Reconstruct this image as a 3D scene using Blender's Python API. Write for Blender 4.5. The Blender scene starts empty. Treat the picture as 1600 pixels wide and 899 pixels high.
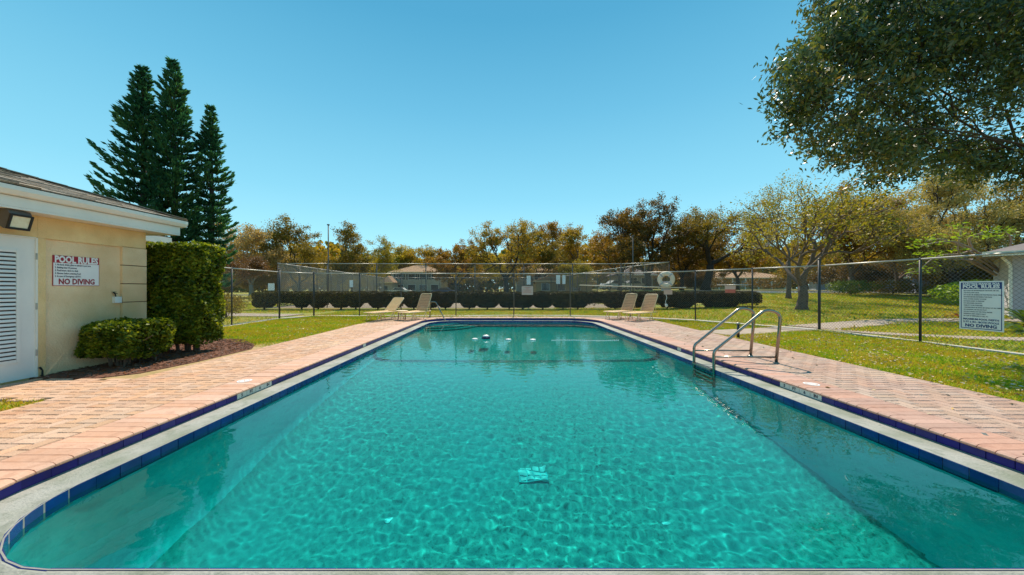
import bpy, math, random
import numpy as np
from mathutils import Vector, Matrix
PI = math.pi
R = math.radians
S = bpy.context.scene
COL = S.collection

# ------------------------------------------------------------------ camera
cam = bpy.data.cameras.new("camera")
cam_o = bpy.data.objects.new("camera", cam)
COL.objects.link(cam_o)
S.camera = cam_o
cam_o.location = (0, 0, 1.25)
cam_o.rotation_euler = (R(90), 0, 0)
cam.sensor_width = 36
F = 530.0
cam.lens = 36 * F / 1600
cam.shift_x = 13 / 1600
cam.shift_y = 1.5 / 1600
cam.clip_start = 0.05
cam.clip_end = 3000

# ------------------------------------------------------------------ sky and sun
SUN_EL, SUN_AZ = R(53), R(3.5)
w = bpy.data.worlds.new("World")
S.world = w
w.use_nodes = True
nt = w.node_tree
bg = nt.nodes["Background"]
sky = nt.nodes.new("ShaderNodeTexSky")
sky.sky_type = "NISHITA"
sky.sun_disc = False
sky.sun_elevation = SUN_EL
sky.sun_rotation = SUN_AZ
sky.air_density = 1.0
sky.dust_density = 0.0
sky.ozone_density = 1.5
scl = nt.nodes.new("ShaderNodeVectorMath"); scl.operation = "SCALE"; scl.inputs[3].default_value = 0.075
nt.links.new(sky.outputs[0], scl.inputs[0])
tc = nt.nodes.new("ShaderNodeTexCoord")
sep = nt.nodes.new("ShaderNodeSeparateXYZ")
nt.links.new(tc.outputs["Generated"], sep.inputs[0])
ramp = nt.nodes.new("ShaderNodeValToRGB")
cr = ramp.color_ramp
cr.elements[0].position = 0.0; cr.elements[0].color = (0.40, 0.78, 0.86, 1)
cr.elements[1].position = 1.0; cr.elements[1].color = (0.03, 0.22, 0.42, 1)
for p, c in ((0.10, (0.34, 0.74, 0.86)), (0.25, (0.215, 0.59, 0.76)), (0.45, (0.12, 0.44, 0.64)), (0.62, (0.062, 0.33, 0.53))):
    e = cr.elements.new(p); e.color = (*c, 1)
nt.links.new(sep.outputs[2], ramp.inputs[0])
mx = nt.nodes.new("ShaderNodeMix"); mx.data_type = "RGBA"; mx.inputs[0].default_value = 0.85
nt.links.new(scl.outputs[0], mx.inputs[6]); nt.links.new(ramp.outputs[0], mx.inputs[7])
nt.links.new(mx.outputs[2], bg.inputs[0])
bg.inputs[1].default_value = 1.0

sun = bpy.data.lights.new("sun", "SUN")
sun.energy = 4.6
sun.angle = R(0.5)
sun.color = (1.0, 0.90, 0.74)
sun.cycles.is_caustics_light = True
sun_o = bpy.data.objects.new("sun", sun)
COL.objects.link(sun_o)
_d = Vector((math.sin(SUN_AZ) * math.cos(SUN_EL), math.cos(SUN_AZ) * math.cos(SUN_EL), math.sin(SUN_EL)))
sun_o.rotation_euler = _d.to_track_quat("Z", "Y").to_euler()
S.view_settings.view_transform = "Standard"
S.view_settings.look = "None"
S.view_settings.exposure = 0.42
S.view_settings.gamma = 1.0
S.cycles.max_bounces = 10
S.cycles.transparent_max_bounces = 8
S.cycles.sample_clamp_indirect = 6

# ------------------------------------------------------------------ helpers
def tag(o, label=None, cat=None, group=None, kind=None):
    if label: o["label"] = label
    if cat: o["category"] = cat
    if group: o["group"] = group
    if kind: o["kind"] = kind
    return o

def empty(name, loc=(0, 0, 0), rz=0.0, label=None, cat=None, group=None):
    o = bpy.data.objects.new(name, None)
    o.empty_display_size = 0.2
    COL.objects.link(o)
    o.location = loc
    o.rotation_euler = (0, 0, rz)
    tag(o, label, cat, group)
    return o

def link(name, me, mat=None, parent=None, smooth=False):
    if mat is not None:
        me.materials.append(mat)
    if smooth:
        me.polygons.foreach_set("use_smooth", np.ones(len(me.polygons), dtype=bool))
    o = bpy.data.objects.new(name, me)
    COL.objects.link(o)
    if parent is not None: o.parent = parent
    return o

def from_arrays(name, V, Fc, mat, parent=None, smooth=False):
    """V (n,3), Fc (m,k) equal sized polygons, fast"""
    V = np.asarray(V, dtype=np.float32); Fc = np.asarray(Fc, dtype=np.int32)
    me = bpy.data.meshes.new(name)
    me.vertices.add(len(V)); me.vertices.foreach_set("co", V.ravel())
    m, k = Fc.shape
    me.loops.add(m * k); me.loops.foreach_set("vertex_index", Fc.ravel())
    me.polygons.add(m)
    me.polygons.foreach_set("loop_start", np.arange(0, m * k, k, dtype=np.int32))
    me.update(calc_edges=True)
    return link(name, me, mat, parent, smooth)

def children_of(o):
    return [c for c in bpy.data.objects if c.parent == o]

def copy_tree(o, parent=None, kids=None):
    c = o.copy()
    COL.objects.link(c)
    if parent is not None: c.parent = parent
    for ch in children_of(o):
        if ch != c: copy_tree(ch, c)
    return c

class MB:
    """collects shapes, then becomes ONE mesh object"""
    def __init__(s): s.v = []; s.f = []
    def add(s, vs, fs):
        n = len(s.v); s.v += [tuple(p) for p in vs]; s.f += [tuple(i + n for i in f) for f in fs]; return s
    def box(s, x0, x1, y0, y1, z0, z1):
        return s.add([(x0,y0,z0),(x1,y0,z0),(x1,y1,z0),(x0,y1,z0),(x0,y0,z1),(x1,y0,z1),(x1,y1,z1),(x0,y1,z1)],
                     [(0,3,2,1),(4,5,6,7),(0,1,5,4),(1,2,6,5),(2,3,7,6),(3,0,4,7)])
    def obox(s, c, ax, ay, az, hx, hy, hz):
        c, ax, ay, az = Vector(c), Vector(ax).normalized(), Vector(ay).normalized(), Vector(az).normalized()
        vs = [c + ax*hx*i + ay*hy*j + az*hz*k for k in (-1,1) for i, j in ((-1,-1),(1,-1),(1,1),(-1,1))]
        return s.add(vs, [(0,3,2,1),(4,5,6,7),(0,1,5,4),(1,2,6,5),(2,3,7,6),(3,0,4,7)])
    def bar(s, a, b, wd, ht, up=(0,0,1)):
        a, b = Vector(a), Vector(b); d = (b-a); L = d.length; d.normalize()
        side = d.cross(Vector(up)); side.normalize(); u = side.cross(d)
        return s.obox((a+b)/2, d, side, u, L/2, wd/2, ht/2)
    def tube(s, pts, r, n=8, caps=True):
        pts = [Vector(p) for p in pts]; m = len(pts)
        rs = r if isinstance(r, (list, tuple)) else [r]*m
        prev = None; base = len(s.v)
        for i, p in enumerate(pts):
            d = (pts[min(i+1, m-1)] - pts[max(i-1, 0)])
            if d.length < 1e-9: d = Vector((0,0,1))
            d.normalize()
            if prev is None:
                a = Vector((0,0,1)) if abs(d.z) < .9 else Vector((1,0,0))
                u = d.cross(a).normalized()
            else:
                u = (prev - d * prev.dot(d))
                u = u.normalized() if u.length > 1e-6 else d.orthogonal().normalized()
            prev = u; v = d.cross(u)
            for k in range(n):
                t = 2*PI*k/n
                s.v.append(tuple(p + (u*math.cos(t) + v*math.sin(t))*rs[i]))
        for i in range(m-1):
            for k in range(n):
                a = base+i*n+k; b = base+i*n+(k+1) % n
                s.f.append((a, b, b+n, a+n))
        if caps:
            s.f.append(tuple(base+k for k in range(n))[::-1]); s.f.append(tuple(base+(m-1)*n+k for k in range(n)))
        return s
    def lathe(s, prof, c=(0,0,0), n=20, axis="z"):
        base = len(s.v)
        for r_, z_ in prof:
            for k in range(n):
                t = 2*PI*k/n
                p = (r_*math.cos(t), r_*math.sin(t), z_)
                if axis == "y": p = (p[0], p[2], p[1])
                if axis == "x": p = (p[2], p[0], p[1])
                s.v.append((p[0]+c[0], p[1]+c[1], p[2]+c[2]))
        for i in range(len(prof)-1):
            for k in range(n):
                a = base+i*n+k; b = base+i*n+(k+1) % n
                s.f.append((a, b, b+n, a+n))
        s.f.append(tuple(base+k for k in range(n))[::-1]); s.f.append(tuple(base+(len(prof)-1)*n+k for k in range(n)))
        return s
    def extr(s, poly, axis, a, b):
        """polygon of 2-D points extruded along axis x/y/z from a to b"""
        n = len(poly); base = len(s.v)
        for t in (a, b):
            for p, q in poly:
                s.v.append({"x": (t, p, q), "y": (p, t, q), "z": (p, q, t)}[axis])
        s.f.append(tuple(base+k for k in range(n))[::-1]); s.f.append(tuple(base+n+k for k in range(n)))
        for k in range(n):
            k2 = (k+1) % n
            s.f.append((base+k, base+k2, base+n+k2, base+n+k))
        return s
    def mesh(s, name):
        me = bpy.data.meshes.new(name); me.from_pydata(s.v, [], s.f); me.update(); return me
    def build(s, name, mat, parent=None, smooth=False):
        return link(name, s.mesh(name), mat, parent, smooth)

def smooth_path(pts, it=2):
    pts = [Vector(p) for p in pts]
    for _ in range(it):
        q = [pts[0]]
        for a, b in zip(pts, pts[1:]):
            q += [a*.75+b*.25, a*.25+b*.75]
        q.append(pts[-1]); pts = q
    return pts

# ------------------------------------------------------------------ materials
def _new(name):
    m = bpy.data.materials.new(name); m.use_nodes = True
    t = m.node_tree
    return m, t, t.nodes["Principled BSDF"]

def mat(name, cols, rough=.7, scale=6.0, bump=0.0, bscale=None, metal=0.0, spec=.5, rnd=0.0, detail=5.0, stretch=None, stain=None):
    """cols: one colour or a list blended by noise; rnd: value spread per piece"""
    m, t, p = _new(name)
    if not isinstance(cols[0], (tuple, list)): cols = [cols, tuple(c*.82 for c in cols)]
    g = t.nodes.new("ShaderNodeNewGeometry")
    mp = t.nodes.new("ShaderNodeMapping")
    t.links.new(g.outputs["Position"], mp.inputs[0])
    if stretch: mp.inputs["Scale"].default_value = stretch
    n = t.nodes.new("ShaderNodeTexNoise"); n.inputs["Scale"].default_value = scale; n.inputs["Detail"].default_value = detail
    n.inputs["Roughness"].default_value = .6
    t.links.new(mp.outputs[0], n.inputs["Vector"])
    r_ = t.nodes.new("ShaderNodeValToRGB"); e = r_.color_ramp
    k = len(cols)
    e.elements[0].position = .32; e.elements[0].color = (*cols[0], 1)
    e.elements[1].position = .68; e.elements[1].color = (*cols[-1], 1)
    for i in range(1, k-1):
        q = e.elements.new(.32+.36*i/(k-1)); q.color = (*cols[i], 1)
    t.links.new(n.outputs["Fac"], r_.inputs[0])
    out = r_.outputs[0]
    if stain:   # big soft blotches
        n3 = t.nodes.new("ShaderNodeTexNoise"); n3.inputs["Scale"].default_value = stain[0]; n3.inputs["Detail"].default_value = 3
        t.links.new(g.outputs["Position"], n3.inputs["Vector"])
        rr = t.nodes.new("ShaderNodeMapRange"); rr.inputs[1].default_value = .4; rr.inputs[2].default_value = .7
        t.links.new(n3.outputs["Fac"], rr.inputs[0])
        mm = t.nodes.new("ShaderNodeMix"); mm.data_type = "RGBA"
        t.links.new(rr.outputs[0], mm.inputs[0]); t.links.new(out, mm.inputs[6]); mm.inputs[7].default_value = (*stain[1], 1)
        out = mm.outputs[2]
    if rnd:
        oi = t.nodes.new("ShaderNodeObjectInfo")
        ad = t.nodes.new("ShaderNodeMath"); ad.operation = "ADD"
        fr = t.nodes.new("ShaderNodeMath"); fr.operation = "FRACT"
        t.links.new(oi.outputs["Random"], ad.inputs[0]); t.links.new(g.outputs["Random Per Island"], ad.inputs[1])
        t.links.new(ad.outputs[0], fr.inputs[0])
        mr = t.nodes.new("ShaderNodeMapRange"); mr.inputs[3].default_value = 1-rnd; mr.inputs[4].default_value = 1+rnd
        t.links.new(fr.outputs[0], mr.inputs[0])
        hs = t.nodes.new("ShaderNodeHueSaturation")
        t.links.new(mr.outputs[0], hs.inputs["Value"]); t.links.new(out, hs.inputs["Color"])
        mr2 = t.nodes.new("ShaderNodeMapRange"); mr2.inputs[3].default_value = 1+rnd*.9; mr2.inputs[4].default_value = 1-rnd*.9
        f2 = t.nodes.new("ShaderNodeMath"); f2.operation = "MULTIPLY"; f2.inputs[1].default_value = 7.3
        f3 = t.nodes.new("ShaderNodeMath"); f3.operation = "FRACT"
        t.links.new(fr.outputs[0], f2.inputs[0]); t.links.new(f2.outputs[0], f3.inputs[0]); t.links.new(f3.outputs[0], mr2.inputs[0])
        t.links.new(mr2.outputs[0], hs.inputs["Saturation"])
        out = hs.outputs[0]
    t.links.new(out, p.inputs["Base Color"])
    p.inputs["Roughness"].default_value = rough
    p.inputs["Metallic"].default_value = metal
    p.inputs["Specular IOR Level"].default_value = spec
    if bump:
        b = t.nodes.new("ShaderNodeBump"); b.inputs["Strength"].default_value = min(1, bump); b.inputs["Distance"].default_value = .01*max(1, bump)
        n2 = t.nodes.new("ShaderNodeTexNoise"); n2.inputs["Scale"].default_value = bscale or scale*6; n2.inputs["Detail"].default_value = 4
        t.links.new(mp.outputs[0], n2.inputs["Vector"])
        t.links.new(n2.outputs["Fac"], b.inputs["Height"]); t.links.new(b.outputs[0], p.inputs["Normal"])
    return m

def leafmat(name, cols, trans=.35, rough=.5, spec=.3, tint=(1.25, 1.15, .5), ns=.45):
    m, t, p = _new(name)
    g = t.nodes.new("ShaderNodeNewGeometry")
    n = t.nodes.new("ShaderNodeTexNoise"); n.inputs["Scale"].default_value = ns; n.inputs["Detail"].default_value = 3
    t.links.new(g.outputs["Position"], n.inputs["Vector"])
    a = t.nodes.new("ShaderNodeMath"); a.operation = "MULTIPLY_ADD"; a.inputs[1].default_value = .55
    mr = t.nodes.new("ShaderNodeMapRange"); mr.inputs[1].default_value = .3; mr.inputs[2].default_value = .7; mr.inputs[4].default_value = .45
    t.links.new(n.outputs["Fac"], mr.inputs[0])
    t.links.new(g.outputs["Random Per Island"], a.inputs[0]); t.links.new(mr.outputs[0], a.inputs[2])
    r_ = t.nodes.new("ShaderNodeValToRGB"); e = r_.color_ramp; k = len(cols)
    e.elements[0].position = 0; e.elements[0].color = (*cols[0], 1)
    e.elements[1].position = 1; e.elements[1].color = (*cols[-1], 1)
    for i in range(1, k-1):
        q = e.elements.new(i/(k-1)); q.color = (*cols[i], 1)
    t.links.new(a.outputs[0], r_.inputs[0])
    t.links.new(r_.outputs[0], p.inputs["Base Color"])
    p.inputs["Roughness"].default_value = rough; p.inputs["Specular IOR Level"].default_value = spec
    tr = t.nodes.new("ShaderNodeBsdfTranslucent")
    mu = t.nodes.new("ShaderNodeMix"); mu.data_type = "RGBA"; mu.blend_type = "MULTIPLY"; mu.inputs[0].default_value = 1
    t.links.new(r_.outputs[0], mu.inputs[6]); mu.inputs[7].default_value = (*tint, 1)
    t.links.new(mu.outputs[2], tr.inputs[0])
    ms = t.nodes.new("ShaderNodeMixShader"); ms.inputs[0].default_value = trans
    t.links.new(p.outputs[0], ms.inputs[1]); t.links.new(tr.outputs[0], ms.inputs[2])
    t.links.new(ms.outputs[0], t.nodes["Material Output"].inputs[0])
    return m

M = {}
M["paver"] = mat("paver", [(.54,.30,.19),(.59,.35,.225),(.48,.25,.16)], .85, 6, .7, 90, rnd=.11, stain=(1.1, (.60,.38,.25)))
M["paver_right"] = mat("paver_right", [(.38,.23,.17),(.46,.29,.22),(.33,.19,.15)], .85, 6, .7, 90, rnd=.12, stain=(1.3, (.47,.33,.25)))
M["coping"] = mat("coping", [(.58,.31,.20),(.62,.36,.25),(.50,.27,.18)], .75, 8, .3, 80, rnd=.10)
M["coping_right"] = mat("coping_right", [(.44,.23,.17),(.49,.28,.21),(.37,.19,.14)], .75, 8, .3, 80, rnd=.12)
M["sand"] = mat("sand", [(.26,.17,.10),(.34,.23,.14)], .95, 20)
M["grout"] = mat("grout", [(.30,.29,.26),(.24,.23,.21)], .9, 20)
M["blue_tile"] = mat("blue_tile", [(.001,.004,.13),(.002,.008,.20)], .3, 6, 0, spec=.3, rnd=.15)
M["blue_tile_wet"] = mat("blue_tile_wet", [(.002,.015,.13),(.006,.035,.20)], .12, 6, 0, spec=.6, rnd=.15)
M["white_tile"] = mat("white_tile", [(.62,.64,.58),(.56,.58,.52)], .25, 6)
M["gutter"] = mat("gutter", [(.29,.285,.25),(.36,.35,.31),(.22,.23,.19)], .8, 9, .6, 70, stain=(2.4, (.19,.21,.15)))
M["plaster"] = mat("plaster", [(.02,.24,.205),(.10,.40,.34),(.010,.15,.13)], .8, 20.0, .2, 40, stain=(.5, (.05,.36,.34)))  # strong mottle also puts fine rippled light into the floor colour
M["plaster_lifted"] = mat("plaster_lifted", [(.06,.60,.60),(.12,.68,.66),(.045,.50,.52)], .8, 6, .3, 30, stain=(.8, (.07,.42,.42)))  # plaster colour raised and blued to make up for shade on the walls
M["stripe"] = mat("stripe", (.015,.06,.07), .5)
M["black"] = mat("black", (.012,.012,.014), .5)
M["concrete"] = mat("concrete", [(.40,.31,.24),(.34,.26,.20),(.45,.36,.28)], .9, 3, .3, 60)
M["kerb"] = mat("kerb", [(.50,.46,.40),(.42,.38,.33)], .9, 3)
M["asphalt"] = mat("asphalt", (.06,.06,.062), .9, 8)
M["steel"] = mat("steel", (.36,.31,.26), .24, 6, metal=1.0)
M["galv"] = mat("galv", (.46,.44,.40), .45, 20, metal=.6)
M["wire"] = mat("wire", (.20,.19,.18), .5, 20, metal=.5)
M["post"] = mat("post", (.03,.034,.04), .5, 20)
M["post_brown"] = mat("post_brown", (.12,.10,.085), .55, 20)
M["cream"] = mat("cream", (.90,.66,.38), .45, 10)
M["strap"] = mat("strap", (.88,.55,.25), .5, 14)
M["strap_shaded"] = mat("strap_shaded", (.70,.36,.17), .5, 14)  # browner copy of the strap colour, standing for backrests in shade
M["pinkleg"] = mat("pinkleg", (.50,.25,.18), .6, 12)
M["stucco"] = mat("stucco", [(.86,.59,.28),(.92,.67,.34)], .9, 5, 1.0, 55, stain=(1.4, (.66,.42,.18)))
M["stucco_panel"] = mat("stucco_panel", [(.88,.62,.36),(.93,.70,.44)], .9, 5, 1.0, 55, stain=(1.1, (.68,.44,.22)))
M["groove"] = mat("groove", (.22,.10,.04), .9)
M["white_paint"] = mat("white_paint", [(.86,.81,.73),(.78,.74,.67)], .5, 3)
M["door_paint"] = mat("door_paint", [(.84,.80,.75),(.77,.74,.70)], .5, 3)
M["dark_gap"] = mat("dark_gap", (.03,.03,.035), .8)
M["shingle"] = mat("shingle", [(.22,.17,.13),(.34,.28,.22),(.15,.12,.10)], .95, 14, .6, 80, rnd=.30)
M["mulch"] = mat("mulch", [(.10,.035,.02),(.18,.07,.035),(.06,.025,.015)], .95, 25, 1.0, 60)
M["chip"] = mat("chip", [(.13,.045,.025),(.20,.09,.045)], .95, 9, rnd=.5)
M["dirt"] = mat("dirt", [(.34,.22,.10),(.42,.28,.13),(.25,.20,.06)], .95, 9)
M["lawn"] = mat("lawn", [(.15,.21,.018),(.26,.26,.025),(.10,.17,.014)], .95, 1.3, .6, 30, stain=(.5, (.36,.24,.04)))
M["blade"] = leafmat("blade", [(.10,.25,.012),(.21,.38,.018),(.44,.44,.035),(.50,.30,.05),(.12,.26,.02)], .4, .7, .1, ns=1.1)
M["litter"] = mat("litter", [(.45,.30,.14),(.55,.45,.28)], .8, 9, rnd=.5)
M["bark"] = mat("bark", [(.10,.065,.045),(.16,.11,.08),(.07,.045,.035)], .95, 6, .6, 30)
M["bark_pale"] = mat("bark_pale", [(.26,.19,.14),(.34,.26,.20)], .9, 6, .4, 30)
M["bark_dark"] = mat("bark_dark", [(.035,.022,.016),(.06,.04,.03)], .95, 6, .4, 30)
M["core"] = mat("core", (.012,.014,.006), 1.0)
M["l_gold"] = leafmat("leaf_gold", [(.12,.08,.015),(.30,.20,.02),(.44,.27,.03),(.20,.19,.03),(.10,.09,.02)], .5)
M["l_yellow"] = leafmat("leaf_yellow", [(.24,.18,.02),(.48,.36,.03),(.32,.30,.04)], .5)
M["l_orange"] = leafmat("leaf_orange", [(.10,.06,.012),(.26,.13,.02),(.36,.20,.03),(.13,.10,.02),(.07,.06,.015)], .5)
M["l_olive"] = leafmat("leaf_olive", [(.07,.07,.014),(.18,.14,.02),(.28,.19,.03),(.09,.08,.02)], .45)
M["l_dark"] = leafmat("leaf_dark", [(.035,.035,.008),(.10,.07,.014),(.20,.11,.02),(.06,.06,.014)], .4)
M["l_tan"] = leafmat("leaf_tan", [(.30,.20,.09),(.46,.32,.16),(.34,.26,.10)], .45)
M["l_greytan"] = leafmat("leaf_greytan", [(.18,.15,.05),(.36,.29,.11),(.44,.35,.14),(.16,.16,.04)], .45)
M["l_brown"] = leafmat("leaf_brown", [(.14,.07,.035),(.22,.12,.06)], .3)
M["l_lime"] = leafmat("leaf_lime", [(.22,.34,.02),(.34,.48,.04)], .45)
M["l_green"] = leafmat("leaf_green", [(.05,.10,.015),(.10,.17,.02),(.16,.20,.03)], .4)
M["l_spring"] = leafmat("leaf_spring", [(.16,.17,.02),(.30,.28,.03),(.34,.24,.03),(.10,.11,.02)], .42)
M["l_pine"] = leafmat("leaf_pine", [(.014,.062,.040),(.036,.125,.068),(.11,.20,.06)], .4, .6, .2, tint=(.9, 1.1, .6))
M["l_hedge"] = leafmat("leaf_hedge", [(.018,.034,.005),(.06,.10,.008),(.20,.25,.015),(.46,.46,.04)], .48, .5, .35, ns=2.6)  # palette ends stand for sunlit highlights and dark gaps between leaves
M["l_bigtree"] = leafmat("leaf_bigtree", [(.016,.036,.018),(.045,.085,.030),(.12,.14,.035),(.26,.15,.04)], .42, .36, .7)
M["l_longhedge"] = leafmat("leaf_longhedge", [(.016,.014,.006),(.07,.045,.014),(.20,.16,.02)], .15, .6, .2)
M["l_red"] = leafmat("leaf_red", [(.25,.02,.02),(.35,.04,.03)], .3)
M["red"] = mat("red", (.33,.008,.025), .45)
M["darkred"] = mat("darkred", (.42,.012,.03), .45)
M["sign_white"] = mat("sign_white", [(.90,.86,.84),(.84,.80,.79)], .35, 5)
M["sign_blue"] = mat("sign_blue", (.012,.045,.20), .4)
M["ink"] = mat("ink", (.03,.035,.07), .5)
M["pinksign"] = mat("pinksign", [(.58,.38,.32),(.65,.45,.36)], .5, 9)
M["redsign"] = mat("redsign", [(.55,.10,.07),(.60,.16,.10)], .5, 9)
M["ring"] = mat("ring", [(.72,.60,.46),(.62,.50,.36)], .6, 6)
M["glass"] = mat("glass", (.03,.04,.05), .08, 3, spec=.8)
M["housewall"] = mat("housewall", [(.42,.34,.26),(.46,.38,.29)], .9, 1)
M["houseyellow"] = mat("houseyellow", [(.50,.36,.17),(.45,.32,.15)], .9, 1)
M["houseblue_shade"] = mat("houseblue_shade", [(.28,.33,.46),(.24,.28,.40)], .9, 1)  # blue cast of shaded walls put into the colour
M["houselilac_shade"] = mat("houselilac_shade", [(.48,.45,.50),(.44,.41,.46)], .9, 1)  # white wall with its lavender shade put into the colour
M["roofbrown"] = mat("roofbrown", [(.42,.24,.13),(.34,.19,.10)], .95, 2, .4, 20)
M["roofgrey"] = mat("roofgrey", [(.26,.21,.20),(.20,.16,.15)], .95, 2, .4, 20)
M["court"] = mat("court", [(.28,.20,.13),(.22,.17,.11)], .9, 1)
M["carwhite"] = mat("carwhite", (.75,.75,.73), .25)
M["carblue"] = mat("carblue", (.05,.09,.22), .25)
M["carsilver"] = mat("carsilver", (.4,.4,.42), .25)
M["lampglass"] = mat("lampglass", [(.80,.66,.42),(.88,.78,.58)], .15, 20)
M["fitting"] = mat("fitting", (.30,.62,.58), .4)
M["navy"] = mat("navy", (.010,.015,.06), .3)
M["whiteplastic"] = mat("whiteplastic", (.80,.79,.75), .35)

# pool water: fresnel mix of mirror and tinted refraction
m = bpy.data.materials.new("pool_water"); m.use_nodes = True; t = m.node_tree
t.nodes.remove(t.nodes["Principled BSDF"])
fr = t.nodes.new("ShaderNodeFresnel"); fr.inputs[0].default_value = 1.33
gl = t.nodes.new("ShaderNodeBsdfGlossy"); gl.inputs["Roughness"].default_value = 0.0; gl.inputs["Color"].default_value = (.95,.97,.97,1)
rf = t.nodes.new("ShaderNodeBsdfRefraction"); rf.inputs["Roughness"].default_value = 0.0; rf.inputs["IOR"].default_value = 1.33
rf.inputs["Color"].default_value = (.24, .86, .87, 1)
ms = t.nodes.new("ShaderNodeMixShader")
t.links.new(fr.outputs[0], ms.inputs[0]); t.links.new(rf.outputs[0], ms.inputs[1]); t.links.new(gl.outputs[0], ms.inputs[2])
t.links.new(ms.outputs[0], t.nodes["Material Output"].inputs[0])
M["water"] = m

# ------------------------------------------------------------------ text
def text_mesh(txt, size, depth=.001, bold=0.0, align="CENTER", sx=1.0):
    c = bpy.data.curves.new("lettering", "FONT")
    c.body = txt; c.size = size; c.extrude = depth; c.align_x = align; c.align_y = "CENTER"; c.offset = bold; c.resolution_u = 2
    o = bpy.data.objects.new("lettering", c); COL.objects.link(o)
    bpy.context.view_layer.update()
    me = bpy.data.meshes.new_from_object(o.evaluated_get(bpy.context.evaluated_depsgraph_get()))
    bpy.data.objects.remove(o)
    if sx != 1.0:
        for v in me.vertices: v.co.x *= sx
    return me

def put_text(txt, size, mt, parent, loc, basis, bold=0.0, align="CENTER", sx=1.0, width=None, name="lettering"):
    me = text_mesh(txt, size, .0008, bold, align, sx)
    if width:
        xs = [v.co.x for v in me.vertices]; k = width / (max(xs)-min(xs))
        for v in me.vertices: v.co.x *= k
    o = link(name, me, mt, parent)
    o.matrix_local = Matrix.Translation(loc) @ basis
    return o

# ------------------------------------------------------------------ pool geometry
PX0, PX1, PY0, PY1 = -2.954, 3.533, 1.64, 14.26
RN, RF_ = .75, 1.05
WZ = -.17
def xlim(y, d=0.0):
    """left and right x of the pool outline offset outward by d at depth y"""
    y0, y1 = PY0-d, PY1+d; rn, rf2 = RN+d, RF_+d
    if y < y0+rn: k = rn - math.sqrt(max(0, rn*rn-(y0+rn-y)**2))
    elif y > y1-rf2: k = rf2 - math.sqrt(max(0, rf2*rf2-(y-(y1-rf2))**2))
    else: k = 0
    return PX0-d+k, PX1+d-k

def outline(d, n_at):
    """closed outline (counter-clockwise from the near-left corner), points + outward normals, with arc length"""
    x0, x1, y0, y1 = PX0-d, PX1+d, PY0-d, PY1+d; rn, rf2 = RN+d, RF_+d
    segs = [("l", (x0+rn, y0), (x1-rn, y0), (0,-1)), ("a", (x1-rn, y0+rn), rn, -PI/2),
            ("l", (x1, y0+rn), (x1, y1-rf2), (1,0)), ("a", (x1-rf2, y1-rf2), rf2, 0),
            ("l", (x1-rf2, y1), (x0+rf2, y1), (0,1)), ("a", (x0+rf2, y1-rf2), rf2, PI/2),
            ("l", (x0, y1-rf2), (x0, y0+rn), (-1,0)), ("a", (x0+rn, y0+rn), rn, PI)]
    L = [math.dist(s[1], s[2]) if s[0] == "l" else s[2]*PI/2 for s in segs]
    tot = sum(L)
    def at(s):
        s = s % tot
        for sg, l in zip(segs, L):
            if s <= l:
                if sg[0] == "l":
                    k = s/l
                    return (sg[1][0]*(1-k)+sg[2][0]*k, sg[1][1]*(1-k)+sg[2][1]*k, *sg[3])
                a = sg[3]+s/sg[2]
                return (sg[1][0]+sg[2]*math.cos(a), sg[1][1]+sg[2]*math.sin(a), math.cos(a), math.sin(a))
            s -= l
        return (*segs[0][1], *segs[0][3])
    if n_at is None: return at, tot
    return [at(i*tot/n_at) for i in range(n_at)], tot

def in_frame(x, y, z=0.0, mg=8):
    if y < .5: return False
    u = 787+F*x/y; v = 451-F*(z-1.25)/y
    return -mg < u < 1600+mg and -mg < v < 899+mg

pool = empty("swimming_pool", (0,0,0)); tag(pool, kind="structure")
def floor_z(y):
    return float(np.interp(y, [0, 3.4, 7.75, 14.3], [-2.15, -2.10, -1.22, -1.12]))

# basin: walls, cove and floor in one mesh, rows of equal y
def basin_rows(inset, ys, cove=.42):
    V = []; rows = []
    for y in ys:
        row = []
        fz = floor_z(y)
        for side in (0, 1):
            prof = [(0, -.25)] + [(cove*(1-math.cos(a)), fz+cove-cove*math.sin(a)) for a in np.linspace(0, PI/2, 7)]
            pts = []
            for dd, zz in prof:
                a, b = xlim(y)
                a += inset; b -= inset
                mid = (a+b)/2
                dd = min(dd, (b-a)/2)
                pts.append(((a+dd) if side == 0 else (b-dd), y, zz+inset))
            row += pts if side == 0 else pts[::-1]
        rows.append(len(V)); V += row
    n = 16; Fc = []
    for r0, r1 in zip(rows, rows[1:]):
        for k in range(n-1): Fc.append((r0+k, r0+k+1, r1+k+1, r1+k))
    return V, Fc, rows
ys = [PY0+.0005] + [PY0+RN*(1-math.cos(a)) for a in np.linspace(.12, PI/2, 12)] + list(np.linspace(2.5, 7.75, 14)) + list(np.linspace(8.2, PY1-RF_-.01, 12)) + [PY1-RF_*(1-math.sin(a)) for a in np.linspace(0, PI/2-.06, 14)] + [PY1-.0005]
V, Fc, rows = basin_rows(0.0, ys)
mb = MB(); mb.v = V; mb.f = Fc
mb.f.append(tuple(range(rows[0], rows[0]+16))); mb.f.append(tuple(range(rows[-1], rows[-1]+16))[::-1])
basin = mb.build("basin", M["plaster"], pool)
basin.data.materials.append(M["plaster_lifted"])
for p in basin.data.polygons:
    p.use_smooth = len(p.vertices) == 4
    if abs(p.normal.z) < .45: p.material_index = 1  # steep faces take the plaster lightened against shade
V, Fc, rows = basin_rows(0.012, [7.66, 7.75, 7.84])
mb = MB(); mb.v = V; mb.f = Fc
stripe = mb.build("break_line", M["stripe"], pool)

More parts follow.
